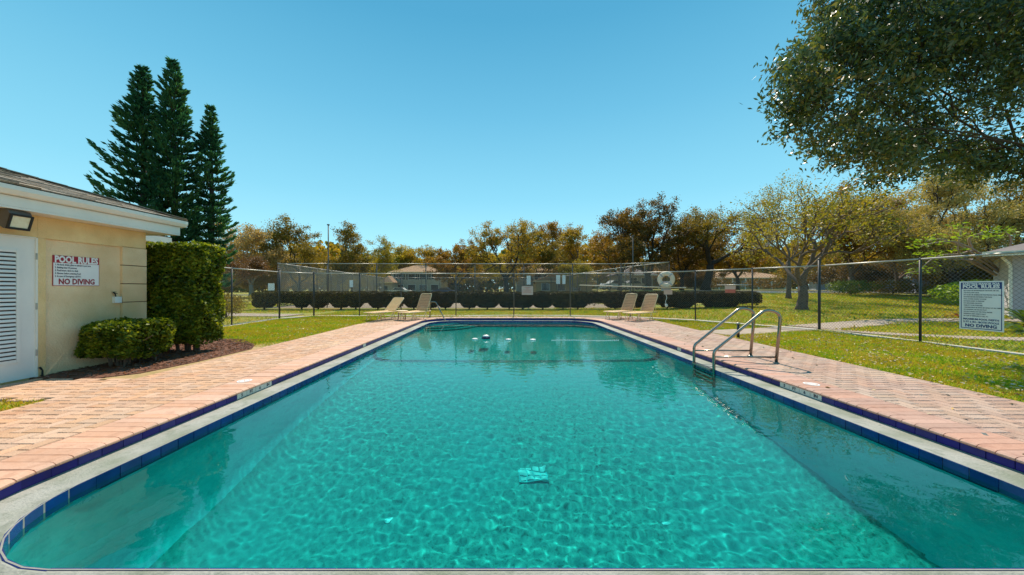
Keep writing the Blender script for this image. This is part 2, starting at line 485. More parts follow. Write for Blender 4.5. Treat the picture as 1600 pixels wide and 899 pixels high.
# corner steps at the far left
cx, cy = PX0, PY1
for rad, zz in ((1.15, -.36), (1.55, -.62), (1.95, -.88)):
    mb = MB(); pts = []
    for a in np.linspace(-PI/2, 0, 15):
        pts.append((cx+rad*math.cos(a), cy+rad*math.sin(a)))
    pts.append((cx+.31, cy-.31)) if False else None
    poly = pts + [(cx+.35, cy-.1), (cx+.1, cy-.35)]
    mb.extr(poly, "z", -1.3, zz)
    mb.build("step", M["plaster"], pool)

# gutter ledge
def ring_strip(d_z, n=260):
    mb = MB(); k = len(d_z)
    for i in range(n):
        pass
    ats = []
    base_at, base_L = outline(0, None)
    for i in range(n):
        x, y, nx, ny = base_at(i*base_L/n)
        for d, z in d_z: mb.v.append((x+nx*d, y+ny*d, z))
    for i in range(n):
        j = (i+1) % n
        for q in range(k-1): mb.f.append((i*k+q, j*k+q, j*k+q+1, i*k+q+1))
    return mb
ring_strip([(.305,-.02),(.305,-.107),(.27,-.112),(.06,-.116),(.016,-.110),(.0,-.112),(.0,-.30)]).build("gutter_ledge", M["gutter"], pool)

# tiles
mb = MB().box(-.0745,.0745,-.004,.008,-.0325,.0325); tile_me = mb.mesh("waterline_tile"); tile_me.materials.append(M["blue_tile"])
mb = MB().box(-.0745,.0745,-.004,.010,-.075,.075); tile2_me = mb.mesh("edge_tile"); tile2_me.materials.append(M["blue_tile_wet"])
mtile_me = MB().box(-.0745,.0745,-.004,.010,-.0325,.0325).mesh("depth_marker_tile"); mtile_me.materials.append(M["white_tile"])
def place_tile(name, me, x, y, nx, ny, z, parent=pool, rj=0.0):
    o = bpy.data.objects.new(name, me); COL.objects.link(o); o.parent = parent
    # local +y points into the pool
    o.rotation_euler = (0, 0, math.atan2(-ny, -nx)-PI/2 + rj)
    o.location = (x, y, z)
    if abs(nx) > .02 and abs(ny) > .02: o.scale = (1.10 if y < 8 else 1.03, 1, 1)
    return o
rng = random.Random(5)
at, L = outline(.302, None); n = round(L/.1545)
marks = {}
for i in range(n):
    x, y, nx, ny = at((i+.5)*L/n)
    left = nx < -.99; right = nx > .99
    m_left = left and 4.08 < y < 4.72
    m_right = right and 4.02 < y < 4.66
    m_far = (left and 7.85 < y < 8.02) or (right and 7.35 < y < 7.5)
    if m_left or m_right or m_far:
        o = place_tile("depth_marker_tile", mtile_me, x, y, nx, ny, -.0725)
        marks.setdefault("L" if m_left else "R" if m_right else "F", []).append((y, o))
    else:
        place_tile("waterline_tile", tile_me, x, y, nx, ny, -.0725, rj=rng.uniform(-.006, .006))
up = Matrix.Rotation(R(90), 4, "X")
for side in ("L", "R"):
    ms_ = sorted(marks.get(side, []))
    if side == "R": ms_ = ms_[::-1]
    for (y, o), s_ in zip(ms_, ["5", "FT", "6", "IN"]):
        put_text(s_, .052, M["ink"], o, (0, .0115, 0), Matrix.Rotation(PI, 4, "Z") @ up, .0016)
at, L = outline(.0, None); n = round(L/.1545)
for i in range(n):
    x, y, nx, ny = at((i+.5)*L/n)
    o = place_tile("edge_tile", tile2_me, x, y, nx, ny, -.184)
    o.cycles.is_caustics_receiver = True
ring_strip([(.004,-.108),(-.0035,-.108),(-.0035,-.262),(.003,-.262)]).build("tile_grout", M["grout"], pool)

# coping bricks
CP = [(.70,.0),(.315,.0),(.29,-.004),(.272,-.016),(.27,-.026),(.28,-.037),(.70,-.038)]
at, L = outline(.27, None); n = round(L/.1035)
def coping_brick_mesh(scale_out):
    mb = MB(); k = len(CP); h = .0490
    for sgn in (-1, 1):
        for d, z in CP:
            wd = h if d < .31 else h + (d-.27)*scale_out/2
            mb.v.append((sgn*wd, -(d-.27), z))
    mb.f = [tuple(range(k)), tuple(range(k, 2*k))[::-1]] + [(i, (i+1) % k, k+(i+1) % k, k+i) for i in range(k)][::1]
    return mb
cb_straight = coping_brick_mesh(0).mesh("coping_brick"); cb_straight.materials.append(M["coping"])
cb_right = coping_brick_mesh(0).mesh("coping_brick"); cb_right.materials.append(M["coping_right"])
cb_far = coping_brick_mesh(.1035/1.32).mesh("coping_brick"); cb_far.materials.append(M["coping"])
cb_near = coping_brick_mesh(.1035/.97).mesh("coping_brick"); cb_near.materials.append(M["coping"])
hidden = MB()
for i in range(n):
    x, y, nx, ny = at((i+.5)*L/n)
    diag = abs(nx) > .02 and abs(ny) > .02
    me = (cb_far if y > 8 else cb_near) if diag else (cb_right if nx > .5 else cb_straight)
    rot = math.atan2(-ny, -nx)-PI/2 + rng.uniform(-.008, .008)
    loc = Vector((x, y, rng.uniform(-.0015, .0015)))
    if in_frame(x, y, 0, 25):
        o = bpy.data.objects.new("coping_brick", me); COL.objects.link(o); o.parent = pool
        o.rotation_euler = (0, 0, rot); o.location = loc
    else:
        mt = Matrix.Translation(loc) @ Matrix.Rotation(rot, 4, "Z")
        hidden.add([mt @ v.co for v in me.vertices], [tuple(p.vertices) for p in me.polygons])
tag(hidden.build("coping_brick", M["coping"], pool), kind="stuff")

# deck base slab (ring round the pool) and pavers
def dxr(y): return 5.62+.025*y
DL, DB, DT = -5.12, -4.0, 15.12
deck = empty("pool_deck", (0,0,0)); tag(deck, kind="structure")
mb = MB()
yy = [DB] + [PY0-.3] + [PY0+(RN+.3)*(1-math.cos(a))-.3 for a in np.linspace(.05, PI/2, 12)] + list(np.linspace(3, 12.9, 8)) + [PY1-RF_+(RF_+.3)*math.sin(a) for a in np.linspace(0, PI/2, 14)] + [DT]
yy = sorted(set(round(v, 4) for v in yy))
zb = -.014
for a, b in zip(yy, yy[1:]):
    la, ra = xlim(a, .305); lb, rb = xlim(b, .305)
    if a < PY0-.305+1e-4 and b <= PY0-.29 or a >= PY1+.295:
        mb.add([(DL,a,zb),(dxr(a),a,zb),(dxr(b),b,zb),(DL,b,zb)], [(0,1,2,3)])
    else:
        mb.add([(DL,a,zb),(la,a,zb),(lb,b,zb),(DL,b,zb)], [(0,1,2,3)])
        mb.add([(ra,a,zb),(dxr(a),a,zb),(dxr(b),b,zb),(rb,b,zb)], [(0,1,2,3)])
mb.build("paver_bedding", M["sand"], deck)

def paver_mb(w_, l_, ch=.007, th=.014):
    a, b = w_/2-.0032, l_/2-.0032
    mb = MB()
    mb.v = [(-a,-b,-th),(a,-b,-th),(a,b,-th),(-a,b,-th),(-a,-b,-ch),(a,-b,-ch),(a,b,-ch),(-a,b,-ch),
            (-a+ch,-b+ch,0),(a-ch,-b+ch,0),(a-ch,b-ch,0),(-a+ch,b-ch,0)]
    mb.f = [(8,9,10,11)] + [(i, (i+1)%4, 4+(i+1)%4, 4+i) for i in range(4)] + [(4+i, 4+(i+1)%4, 8+(i+1)%4, 8+i) for i in range(4)]
    return mb
W_ = .105
pav_L = paver_mb(2*W_, W_).mesh("paver"); pav_L.materials.append(M["paver"])
pav_R = paver_mb(2*W_, W_).mesh("paver"); pav_R.materials.append(M["paver_right"])
def pool_dist(x, y):
    """distance outside the water edge outline (approx.)"""
    cx = min(max(x, PX0+RF_), PX1-RF_) if y > 8 else min(max(x, PX0+RN), PX1-RN)
    r_ = RF_ if y > 8 else RN
    cy = min(max(y, PY0+RN), PY1-RF_)
    return math.hypot(x-cx, y-cy) - r_
pieces = []; cut = []
for m4 in range(-40, 60):
    for k in range(-60, 180):
        for hv in (0, 1):
            if hv == 0: cx, cy, rot = (k+1+4*m4)*W_, (k+.5)*W_, 0.0
            else: cx, cy, rot = (k-.5+4*m4)*W_, (k+1)*W_, PI/2
            if cy < DB or cy > DT-.06 or cx < -7 or cx > 6.5: continue
            hx, hy = (W_, W_/2) if hv == 0 else (W_/2, W_)
            straight = PY0+RN < cy < PY1-RF_
            lo = -6.50 if 3.80 < cy < 4.72 else DL
            if straight:
                lims_ = (lo, PX0-.703) if cx < .3 else (PX1+.703, dxr(cy))
            else:
                if pool_dist(cx, cy) < .70+.03: continue
                lims_ = (lo, dxr(cy))
            a, b = max(cx-hx, lims_[0]), min(cx+hx, lims_[1])
            if b-a < .022: continue
            if b-a > 2*hx-.004: pieces.append((cx, cy, rot))
            else: cut.append((a, b, cy-hy, cy+hy))
vis = [p for p in pieces if in_frame(p[0], p[1], 0, 0)]
vis.sort(key=lambda p: math.hypot(p[0], p[1]))
near = set(vis[:300])
prng = np.random.default_rng(3)
far_L, far_R = MB(), MB()
pv = [v.co.copy() for v in pav_L.vertices]; pf = [tuple(p.vertices) for p in pav_L.polygons]
for p in pieces:
    x, y, rot = p
    dz = prng.uniform(-.0025, .0012); tr = prng.uniform(-.012, .012)
    if p in near:
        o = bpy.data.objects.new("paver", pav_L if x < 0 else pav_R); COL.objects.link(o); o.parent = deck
        o.location = (x, y, dz); o.rotation_euler = (prng.uniform(-.006,.006), prng.uniform(-.006,.006), rot+tr)
    else:
        mt = Matrix.Translation((x, y, dz)) @ Matrix.Rotation(rot+tr, 4, "Z")
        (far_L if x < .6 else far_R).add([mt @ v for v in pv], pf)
for a, b, c, d in cut:
    mm = paver_mb(b-a, d-c); ox, oy = (a+b)/2, (c+d)/2
    (far_L if ox < .6 else far_R).add([(v[0]+ox, v[1]+oy, v[2]) for v in mm.v], mm.f)
tag(far_L.build("paver", M["paver"], deck), kind="stuff")
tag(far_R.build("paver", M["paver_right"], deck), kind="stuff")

# no diving markers stuck on the coping
for x, y in ((-3.50, 4.58), (4.02, 4.43)):
    o = MB().extr([(.085*math.cos(a)*(1+.04*math.sin(3*a)), .085*math.sin(a)) for a in np.linspace(0, 2*PI, 20, endpoint=False)], "z", 0, .0025).build("no_diving_marker", M["sign_white"], pool)
    o.location = (x, y, .0025)
    rg = MB()
    for i in range(20):
        a, b = 2*PI*i/20, 2*PI*(i+1)/20
        rg.add([(.066*math.cos(a), .066*math.sin(a), .0035), (.066*math.cos(b), .066*math.sin(b), .0035), (.054*math.cos(b), .054*math.sin(b), .0035), (.054*math.cos(a), .054*math.sin(a), .0035)], [(0,1,2,3)])
    rg.bar((-.04, .04, .0032), (.04, -.04, .0032), .011, .0008)
    rg.build("symbol", M["pinksign"], o)

# pale square grid and small round fittings on the pool floor
for name, x, y, s_ in (("floor_grid", .36, 4.2, .17), ("return_fitting", -1.2, 3.55, .05), ("return_fitting", 1.68, 3.5, .05)):
    z = floor_z(y)+.004
    mb = MB()
    if name == "floor_grid":
        for i in range(4):
            for j in range(4): mb.box(x-s_+i*s_*.5+.008, x-s_+(i+1)*s_*.5-.008, y-s_+j*s_*.5+.008, y-s_+(j+1)*s_*.5-.008, z-.01, z+.006)
        MB().box(x-s_-.01, x+s_+.01, y-s_-.01, y+s_+.01, z-.02, z-.002).build("floor_grid_base", M["plaster_lifted"], pool)
    else:
        mb.lathe([(s_, -.01), (s_, .004), (s_*.5, .007), (.01, .007)], (x, y, z), 14)
    mb.build(name, M["fitting"], pool)

# water surface
ny = 720
tt = np.linspace(0, 1, ny)
ysn = PY0+.002 + (PY1-PY0-.004)*(.45*tt+.55*tt**2)
nx = 420
lims = np.array([xlim(y, -.001) for y in ysn])
uu = np.linspace(0, 1, nx)
XX = lims[:, :1]*(1-uu)+lims[:, 1:]*uu; YY = np.repeat(ysn[:, None], nx, 1)
g_ = np.random.default_rng(11)
H = np.zeros_like(XX)
for i in range(90):
    lam = 10**g_.uniform(-1.27, -.58); a = g_.normal(1.2, 1.0); k = 2*PI/lam
    H += (lam**1.25)*.00050*np.sin(k*(XX*math.cos(a)+YY*math.sin(a))+g_.uniform(0, 6.28)+.8*np.sin(XX*1.3+i)+.7*np.sin(YY*.9+i*2))
calm = .75+.35*np.sin(XX*.9+1)*np.sin(YY*.6)
H *= calm
Vw = np.stack([XX.ravel(), YY.ravel(), H.ravel()+WZ], 1)
idx = np.arange(nx*ny).reshape(ny, nx)
Fw = np.stack([idx[:-1,:-1], idx[:-1,1:], idx[1:,1:], idx[1:,:-1]], -1).reshape(-1, 4)
water = from_arrays("water", Vw, Fw, M["water"], None, True)
tag(water, kind="structure")
water.cycles.is_caustics_caster = True

# ------------------------------------------------------------------ ground
def ss(a, b, t):
    t = min(1, max(0, (t-a)/(b-a))); return t*t*(3-2*t)
def gz(x, y):
    return -.02 + 1.05*ss(13, 40, y)*ss(7, 17, x)
def axis(lo, hi, keep, step_near):
    vals = set(keep); v = 0.0; st = step_near
    while v < hi: vals.add(v); v += st; st *= 1.10
    v = 0.0; st = step_near
    while v > lo: vals.add(v); v -= st; st *= 1.10
    vals |= {lo, hi}
    return sorted(vals)
gx = axis(-700, 700, [-4.9, 5.4, -12, -9], 1.0)
gy = axis(-60, 900, [-3.8, 14.9, 12.5, 17, 20, 24, 28, 32], .9)
mb = MB(); ix = {}
for j, y in enumerate(gy):
    for i, x in enumerate(gx):
        ix[i, j] = len(mb.v); mb.v.append((x, y, gz(x, y)))
for j in range(len(gy)-1):
    for i in range(len(gx)-1):
        if gx[i] >= -4.901 and gx[i+1] <= 5.401 and gy[j] >= -3.801 and gy[j+1] <= 14.901: continue
        mb.f.append((ix[i,j], ix[i+1,j], ix[i+1,j+1], ix[i,j+1]))
tag(mb.build("ground", M["lawn"], None, True), kind="structure")

def strip(name, pts, wd, mt, z=.006, parent=None):
    """flat ribbon following pts at ground height plus z"""
    mb = MB(); P = [Vector((p[0], p[1], 0)) for p in pts]
    for i, p in enumerate(P):
        d = (P[min(i+1, len(P)-1)]-P[max(i-1, 0)]).normalized(); s = Vector((-d.y, d.x, 0))
        for k in (-1, 1):
            q = p+s*wd/2*k; mb.v.append((q.x, q.y, gz(q.x, q.y)+.02+z))
    for i in range(len(P)-1): mb.f.append((2*i, 2*i+2, 2*i+3, 2*i+1))
    # skirt
    n0 = len(mb.v)
    for v in list(mb.v): mb.v.append((v[0], v[1], v[2]-.08))
    for i in range(len(P)-1):
        mb.f.append((2*i, 2*i+1-1+n0, 2*i+2+n0, 2*i+2)); mb.f.append((2*i+1, 2*i+3, 2*i+3+n0, 2*i+1+n0))
    o = mb.build(name, mt, parent)
    if parent is None: tag(o, kind="structure")
    return o

FENCE = [(-9.2, 6.2), (-9.25, 9.0), (-9.3, 11.6), (-9.42, 14.25), (-8.7, 15.55), (-6.65, 15.65), (-4.78, 15.8), (-2.2, 15.65), (.48, 15.9), (3.1, 15.8),
         (5.62, 15.05), (7.63, 13.5), (8.65, 11.8), (9.63, 10.35), (9.80, 7.98), (9.9, 5.5), (9.95, 3.0), (10.0, .5)]
strip("mow_strip", FENCE, .34, M["kerb"], .0)
strip("entrance_path", smooth_path([(5.95, 9.65, 0), (8.0, 10.2, 0), (9.75, 10.85, 0)], 2), 1.05, M["concrete"], -.010)
strip("path", smooth_path([(9.75, 10.9, 0), (11.5, 11.6, 0), (13.8, 12.6, 0), (17.5, 13.7, 0), (22, 13.2, 0)], 3), 1.2, M["concrete"], .004)
strip("outer_path", smooth_path([(9.95, 10.6, 0), (10.6, 9.3, 0), (12.5, 8.3, 0), (17, 8.2, 0), (30, 8.4, 0)], 2), .7, M["concrete"], .001)
strip("side_path", smooth_path([(-9.8, 15.9, 0), (-12.5, 16.1, 0), (-17, 17.8, 0), (-30, 20.5, 0), (-60, 22, 0)], 2), 1.4, M["concrete"], .002)
strip("far_path", smooth_path([(-22, 25, 0), (-34, 33, 0), (-60, 40, 0)], 2), 1.6, M["concrete"], .002)
# road and kerb on the right, road far behind the court
strip("road", [(20, 35.6), (30, 35.2), (44, 33.5), (70, 30)], 6.0, M["asphalt"], .0)
strip("kerb", [(20, 32.2), (30, 31.8), (44, 30.1), (70, 26.6)], .28, M["white_paint"], .10)
strip("far_road", [(-120, 66), (-30, 66), (40, 68), (120, 68)], 8.0, M["asphalt"], .0)
o = MB().add([(-15.6,21.8,-.006),(14.2,21.8,-.006),(14.2,56,-.004),(-19.8,56,-.004)], [(0,1,2,3)]).build("tennis_court_floor", M["court"]); tag(o, kind="structure")

# mulch bed and bare earth beside the building
mulch = MB()
pts = [(-6.6,4.72),(-5.65,4.72),(-5.35,5.0),(-5.22,5.8),(-5.20,7.0),(-5.5,7.5),(-6.4,8.3),(-8.0,8.6),(-8.6,6.1),(-6.6,6.1)]
mulch.v = [(x, y, .006) for x, y in pts] + [(x, y, -.05) for x, y in pts]
mulch.f = [tuple(range(10))] + [(i, 10+i, 10+(i+1) % 10, (i+1) % 10) for i in range(10)]
tag(mulch.build("mulch_bed", M["mulch"]), kind="structure")
o = MB().add([(-5.6,4.68,-.004),(-5.10,4.68,-.004),(-5.10,8.1,-.004),(-5.5,7.9,-.004)], [(0,1,2,3)]).build("bare_earth", M["dirt"]); tag(o, kind="structure")
o = MB().add([(-6.56,3.86,-.014),(-5.1,3.86,-.014),(-5.1,4.70,-.014),(-6.56,4.70,-.014)], [(0,1,2,3)]).build("walkway_bedding", M["sand"]); tag(o, kind="structure")
o = MB().box(-6.5, -5.62, 3.62, 3.80, -.03, .012).build("stepping_slab", M["concrete"]); tag(o, "thin concrete slab lying in the grass patch beside the door walkway", "slab")
r3 = np.random.default_rng(8)
def in_poly(x, y, P):
    c = False
    for i in range(len(P)):
        (x1, y1), (x2, y2) = P[i], P[i-1]
        if (y1 > y) != (y2 > y) and x < (x2-x1)*(y-y1)/(y2-y1)+x1: c = not c
    return c
mb = MB()
while len(mb.f) < 2600*5:
    x, y = r3.uniform(-8.6, -5.1), r3.uniform(4.7, 8.6)
    if not in_poly(x, y, pts): continue
    a = r3.uniform(0, PI); l_ = r3.uniform(.012, .035)
    d = Vector((math.cos(a), math.sin(a), r3.uniform(-.3, .3)))
    z = .012+r3.uniform(0, .012)
    n0 = len(mb.f)
    mb.obox((x, y, z), d, (-math.sin(a), math.cos(a), 0), Vector(d).cross(Vector((-math.sin(a), math.cos(a), 0))), l_, .006, .003)
tag(mb.build("mulch_chips", M["chip"]), kind="stuff")

# ------------------------------------------------------------------ leaf clouds
def quads(P, size, rg, asp=.5, up=0.0, jitter=.35, droop=None, flat=None):
    """P (n,3): one diamond-ish quad per point; returns V,F"""
    n = len(P)
    d = rg.normal(size=(n, 3))
    if up: d[:, 2] = d[:, 2]*(1-up)+up*np.abs(d[:, 2])
    if droop is not None: d = d*(1-.6)+np.array(droop)*.9
    if flat is not None: d[:, 2] *= flat
    d /= np.linalg.norm(d, axis=1)[:, None]+1e-9
    e = rg.normal(size=(n, 3)); e -= (e*d).sum(1)[:, None]*d; e /= np.linalg.norm(e, axis=1)[:, None]+1e-9
    s = size*(1+rg.uniform(-jitter, jitter, n))[:, None]
    a = P-d*s*.5; b = P+e*s*asp*.5-d*s*.05; c = P+d*s*.5; f = P-e*s*asp*.5-d*s*.05
    V = np.stack([a, b, c, f], 1).reshape(-1, 3)
    return V, np.arange(4*n).reshape(n, 4)

def leaves(name, P, size, mt, parent, rg, **k):
    V, Fq = quads(P, size, rg, **k)
    return from_arrays(name, V, Fq, mt, parent)

# ------------------------------------------------------------------ trees
def broad_tree(name, x, y, H, Rr, label, leaf, bark, seed, tips=150, per=55, size=.28, sig=.42, trunk_h=.28, base_r=None, lobes=11,
               lean=(0, 0), flat=.62, group=None, cat="tree", low=None, bare=1.0, z0=None, sides=5, asp=.6, dirv=None, squash_y=1.0):
    rg = np.random.default_rng(seed)
    z0 = gz(x, y) if z0 is None else z0
    Hh = H - max(z0, 0)
    t = empty(name, (x, y, z0), 0, label, cat, group)
    th = Hh*trunk_h
    cc = np.array([lean[0]*Rr, lean[1]*Rr, th+(Hh-th)*.50])
    er = np.array([Rr*1.06, Rr*squash_y, (Hh-th)*.58])
    # lobes inside the crown
    L = []
    while len(L) < lobes:
        p = rg.normal(size=3); p /= np.linalg.norm(p); p *= rg.uniform(.42, .92)
        if p[2] < -.55: continue
        L.append(p)
    L = np.array(L)
    which = rg.integers(0, lobes, tips)
    T = L[which]+rg.normal(size=(tips, 3))*.16
    nn = np.linalg.norm(T, axis=1); T[nn > 1] /= nn[nn > 1][:, None]
    T = cc+T*er
    br = (base_r or Hh*.028)*.84
    mb = MB()
    fork = np.array([lean[0]*Rr*.25, lean[1]*Rr*.25, th])
    root = [(0, 0, -.15), (fork[0]*.1, fork[1]*.1, th*.18), (fork[0]*.45+br*.4, fork[1]*.5, th*.6), tuple(fork)]
    mb.tube(root, [br*1.7, br*1.15, br*.98, br*.95], 9)
    twigs = []
    def grow(pos, pts, r_, depth, dirn):
        n = len(pts)
        if n == 0: return
        if n <= 1 or depth > 9:
            for q in pts:
                mid = (pos+q)/2+rg.normal(size=3)*np.linalg.norm(q-pos)*.10
                mb.tube([pos, mid, q], [max(r_, .012*size/.28), max(r_*.7, .010*size/.28), .006*size/.28], 3, False)
                twigs.append((pos, mid, q))
            return
        if n <= 3: k = n
        elif depth == 0: k = 4 if n > 60 else 3
        else: k = 2 if rg.random() < .72 else 3
        cen = pts[rg.choice(n, min(k, n), replace=False)]
        for _ in range(3):
            dd = ((pts[:, None]-cen[None])**2).sum(-1); lab = dd.argmin(1)
            cen = np.array([pts[lab == i].mean(0) if (lab == i).any() else cen[i] for i in range(len(cen))])
        for i in range(len(cen)):
            sub = pts[lab == i]
            if len(sub) == 0: continue
            f = .42 if depth else .36
            tgt = pos+(sub.mean(0)-pos)*f
            ln = np.linalg.norm(tgt-pos)
            tgt = tgt+rg.normal(size=3)*ln*.10
            rc = max(br*.85*(len(sub)/tips)**.46, .012*size/.28)
            mid = (pos+tgt)/2+rg.normal(size=3)*ln*.13+dirn*ln*.12
            mb.tube([pos, pos*.3+mid*.7, mid*.6+tgt*.4, tgt], [min(r_, rc*1.25), rc*1.08, rc, rc*.92], sides if rc > .05 else 4, False)
            nd = tgt-pos; nd = nd/(np.linalg.norm(nd)+1e-9)
            grow(tgt, sub, rc*.92, depth+1, nd)
    grow(fork, T, br*.95, 0, np.array([0, 0, 1.0]))
    mb.build("trunk", bark, t, True)
    P = []
    for a, m_, b in twigs:
        k = int(per*rg.uniform(.4, 1.5)*bare)
        if k < 1: continue
        s = rg.uniform(.15, 1.0, k)[:, None]
        base = a*(1-s)+b*s
        P.append(base+rg.normal(size=(k, 3))*np.array([sig, sig, sig*.7]))
    P = np.concatenate(P)
    leaves("crown", P, size, leaf, t, rg, asp=asp)
    return t

# the three tall Norfolk pines
def norfolk(x, y, H, Rb, label, seed, low=.10, slope=1.75):
    rg = np.random.default_rng(seed)
    t = empty("norfolk_pine", (x, y, gz(x, y)), 0, label, "pine tree", "tall Norfolk Island pines behind the building")
    tr = MB().tube([(0,0,-.2), (.05,.05,H*.5), (0,0,H*.97)], [.26, .15, .02], 8)
    P = []; D = []
    z = H*low
    while z < H*.985:
        f = z/H
        env = Rb*min(1.0, (1-f)*slope+.05)*(.9+.1*math.sin(z*2.3))
        nb = 7 if f < .85 else 6
        a0 = rg.uniform(0, 2*PI)
        for k in range(nb):
            a = a0+2*PI*k/nb+rg.normal()*.15
            ln = env*rg.uniform(.50, 1.05)
            dr = np.array([math.cos(a), math.sin(a), 0])
            s = np.linspace(0, 1, 7)
            rise = .02+.40*f
            pts = [dr*ln*q+np.array([0, 0, z+ln*(rise*q-.42*q*(1-q)+.18*q**3)]) for q in s]
            tr.tube([pts[0], pts[3], pts[6]], [.035, .022, .008], 3, False)
            pts = np.array(pts)
            cnt = int(22+ln*74)
            q = rg.uniform(.12, 1.0, cnt)**.8
            base = np.stack([np.interp(q, s, pts[:, c]) for c in range(3)], 1)
            side = np.array([-dr[1], dr[0], 0])
            wv = (.16+.20*ln/Rb)*(1.15-q*.6)
            off = side[None]*rg.normal(size=(cnt, 1))*wv[:, None]*.8
            off[:, 2] += np.abs(rg.normal(size=cnt))*.07+.02
            P.append(base+off)
            D.append(np.repeat((dr+np.array([0, 0, .55]))[None], cnt, 0)+off*1.2)
        z += (.47+.16*rg.random())*(1.0 if f < .7 else .75)
    P = np.concatenate(P); D = np.concatenate(D)
    D = D+rg.normal(size=D.shape)*.25; D /= np.linalg.norm(D, axis=1)[:, None]
    e = rg.normal(size=D.shape); e -= (e*D).sum(1)[:, None]*D; e /= np.linalg.norm(e, axis=1)[:, None]
    s = (.29*rg.uniform(.7, 1.3, len(P)))[:, None]
    V = np.stack([P-D*s*.5, P+e*s*.16, P+D*s*.5, P-e*s*.16], 1).reshape(-1, 3)
    tr.build("trunk", M["bark_dark"], t, True)
    from_arrays("crown", V, np.arange(len(V)).reshape(-1, 4), M["l_pine"], t)
    return t

def at(u, Y): return (u-787)*Y/F
def ht(v, Y): return 1.25+(451-v)*Y/F
norfolk(at(222, 22), 22, ht(95, 22), 2.7, "left one of the three tall dark Norfolk pines, widest and leaning out over the roof", 1)
norfolk(at(271, 22.5), 22.5, ht(85, 22.5), 2.7, "middle Norfolk pine, tallest of the three above the clipped hedge block", 2)
norfolk(at(329, 24), 24, ht(160, 24), 1.75, "right Norfolk pine, slimmest and shortest of the three, nearest the open sky", 3, slope=2.2)

BG = "trees beyond the pool fence"
def T(u, v, Y, hw, leaf, bark, label, seed, **k):
    k.setdefault("trunk_h", .16); k.setdefault("tips", 190); k.setdefault("lobes", 15)
    k["tips"] = int(k["tips"]*1.35); k["size"] = k.get("size", .28)*.78; k["sig"] = k.get("sig", .42)*.70; k["per"] = int(k.get("per", 55)*1.5)
    return broad_tree(k.pop("name", "oak_tree"), at(u, Y), Y, ht(v+1, Y), hw*1.22*Y/F, label, M[leaf], M[bark], seed, group=BG, **k)
T(392, 338, 45, 46, "l_tan", "bark_pale", "pale tan half-bare tree just right of the Norfolk pines", 21, size=.24, per=70, sig=.5)
T(352, 392, 34, 44, "l_brown", "bark", "low brown twiggy tree at the left end, behind the clipped hedge block", 22, size=.16, per=80, sig=.4, trunk_h=.08)
T(408, 400, 50, 34, "l_tan", "bark_pale", "low tan tree left of the tennis court corner post", 23, size=.24, per=80, trunk_h=.1)
T(467, 344, 50, 50, "l_olive", "bark_dark", "dark olive oak above the left corner of the tennis fence", 24, size=.26, per=60, sig=.45)
T(528, 350, 54, 36, "l_olive", "bark", "brown-olive oak next to the dark one, behind the lamp pole", 25, size=.26, per=45)
T(500, 395, 62, 52, "l_gold", "bark", "low golden tree filling the gap under the two left oaks", 26, size=.3, per=60, trunk_h=.12)
T(582, 370, 58, 34, "l_spring", "bark_pale", "thin pale-green tree with sky showing through, left of the two-storey house", 27, size=.25, per=34)
T(618, 386, 96, 34, "l_yellow", "bark", "yellow tree behind the roof of the two-storey house", 28, size=.42, per=55, sig=.7)
T(664, 380, 98, 34, "l_gold", "bark", "golden tree behind the right side of the two-storey house", 29, size=.42, per=55, sig=.7)
T(712, 374, 62, 38, "l_orange", "bark_dark", "orange-brown tree right of the two-storey house", 30, size=.3, per=60)
T(790, 348, 54, 56, "l_gold", "bark_dark", "broad golden oak with spreading limbs in the middle of the tree line", 31, size=.26, per=48, tips=220, lobes=16, trunk_h=.2, base_r=.5)
T(866, 354, 78, 44, "l_orange", "bark_dark", "rust-orange tree right of the broad golden oak, behind the gabled house", 32, size=.36, per=60, sig=.6)
T(912, 360, 66, 38, "l_gold", "bark", "ochre tree between the gabled house and the dark oaks", 33, size=.32, per=60, sig=.5)
T(968, 334, 48, 44, "l_orange", "bark_dark", "tall rust-brown oak left of the darkest oak", 34, size=.26, per=60, tips=180)
T(1012, 314, 44, 64, "l_dark", "bark_dark", "darkest oak, almost black crown above the life ring", 35, size=.24, per=60, tips=220, lobes=15, base_r=.45)
T(1102, 322, 42, 74, "l_olive", "bark_dark", "open-branched oak with a black leaning limb right of the darkest oak", 36, size=.22, per=40, tips=220, lobes=16, base_r=.5, lean=(.35, 0), trunk_h=.3)
T(1152, 334, 52, 50, "l_orange", "bark", "rust-orange tree above the long low house", 37, size=.28, per=60)
T(1232, 272, 26, 74, "l_spring", "bark", "tall thin tree with bare upper branches above the lawn tree", 38, size=.15, per=22, tips=240, lobes=16, sig=.35, trunk_h=.3, base_r=.16)
T(1330, 292, 31, 52, "l_orange", "bark", "orange-leaved tree between the lawn tree and the grey willowy tree", 39, size=.18, per=55, tips=200, sig=.4)
T(1402, 300, 32, 60, "l_tan", "bark", "tan twiggy tree left of the grey willowy tree", 40, size=.18, per=110, tips=220, sig=.45, trunk_h=.12)
T(1490, 258, 25, 92, "l_greytan", "bark_dark", "large grey-green willowy tree behind the blue-shaded house", 41, size=.14, per=170, tips=300, lobes=20, sig=.42, trunk_h=.16, base_r=.4)
T(1590, 285, 30, 64, "l_olive", "bark_dark", "dark green tree behind the pale house at the right edge", 42, size=.18, per=80, tips=200, trunk_h=.15)
T(1350, 400, 40, 60, "l_dark", "bark_dark", "low dark tree standing for the shade behind the lawn tree, by the purple house", 50, size=.2, per=90, trunk_h=.06)  # dark crown added to stand for the shade under the bigger trees
T(1530, 385, 27, 60, "l_olive", "bark_dark", "low dark olive tree standing for the shade between the blue-shaded house and the pale house", 51, size=.16, per=110, trunk_h=.06)  # another dark crown added for the shade below the willowy tree
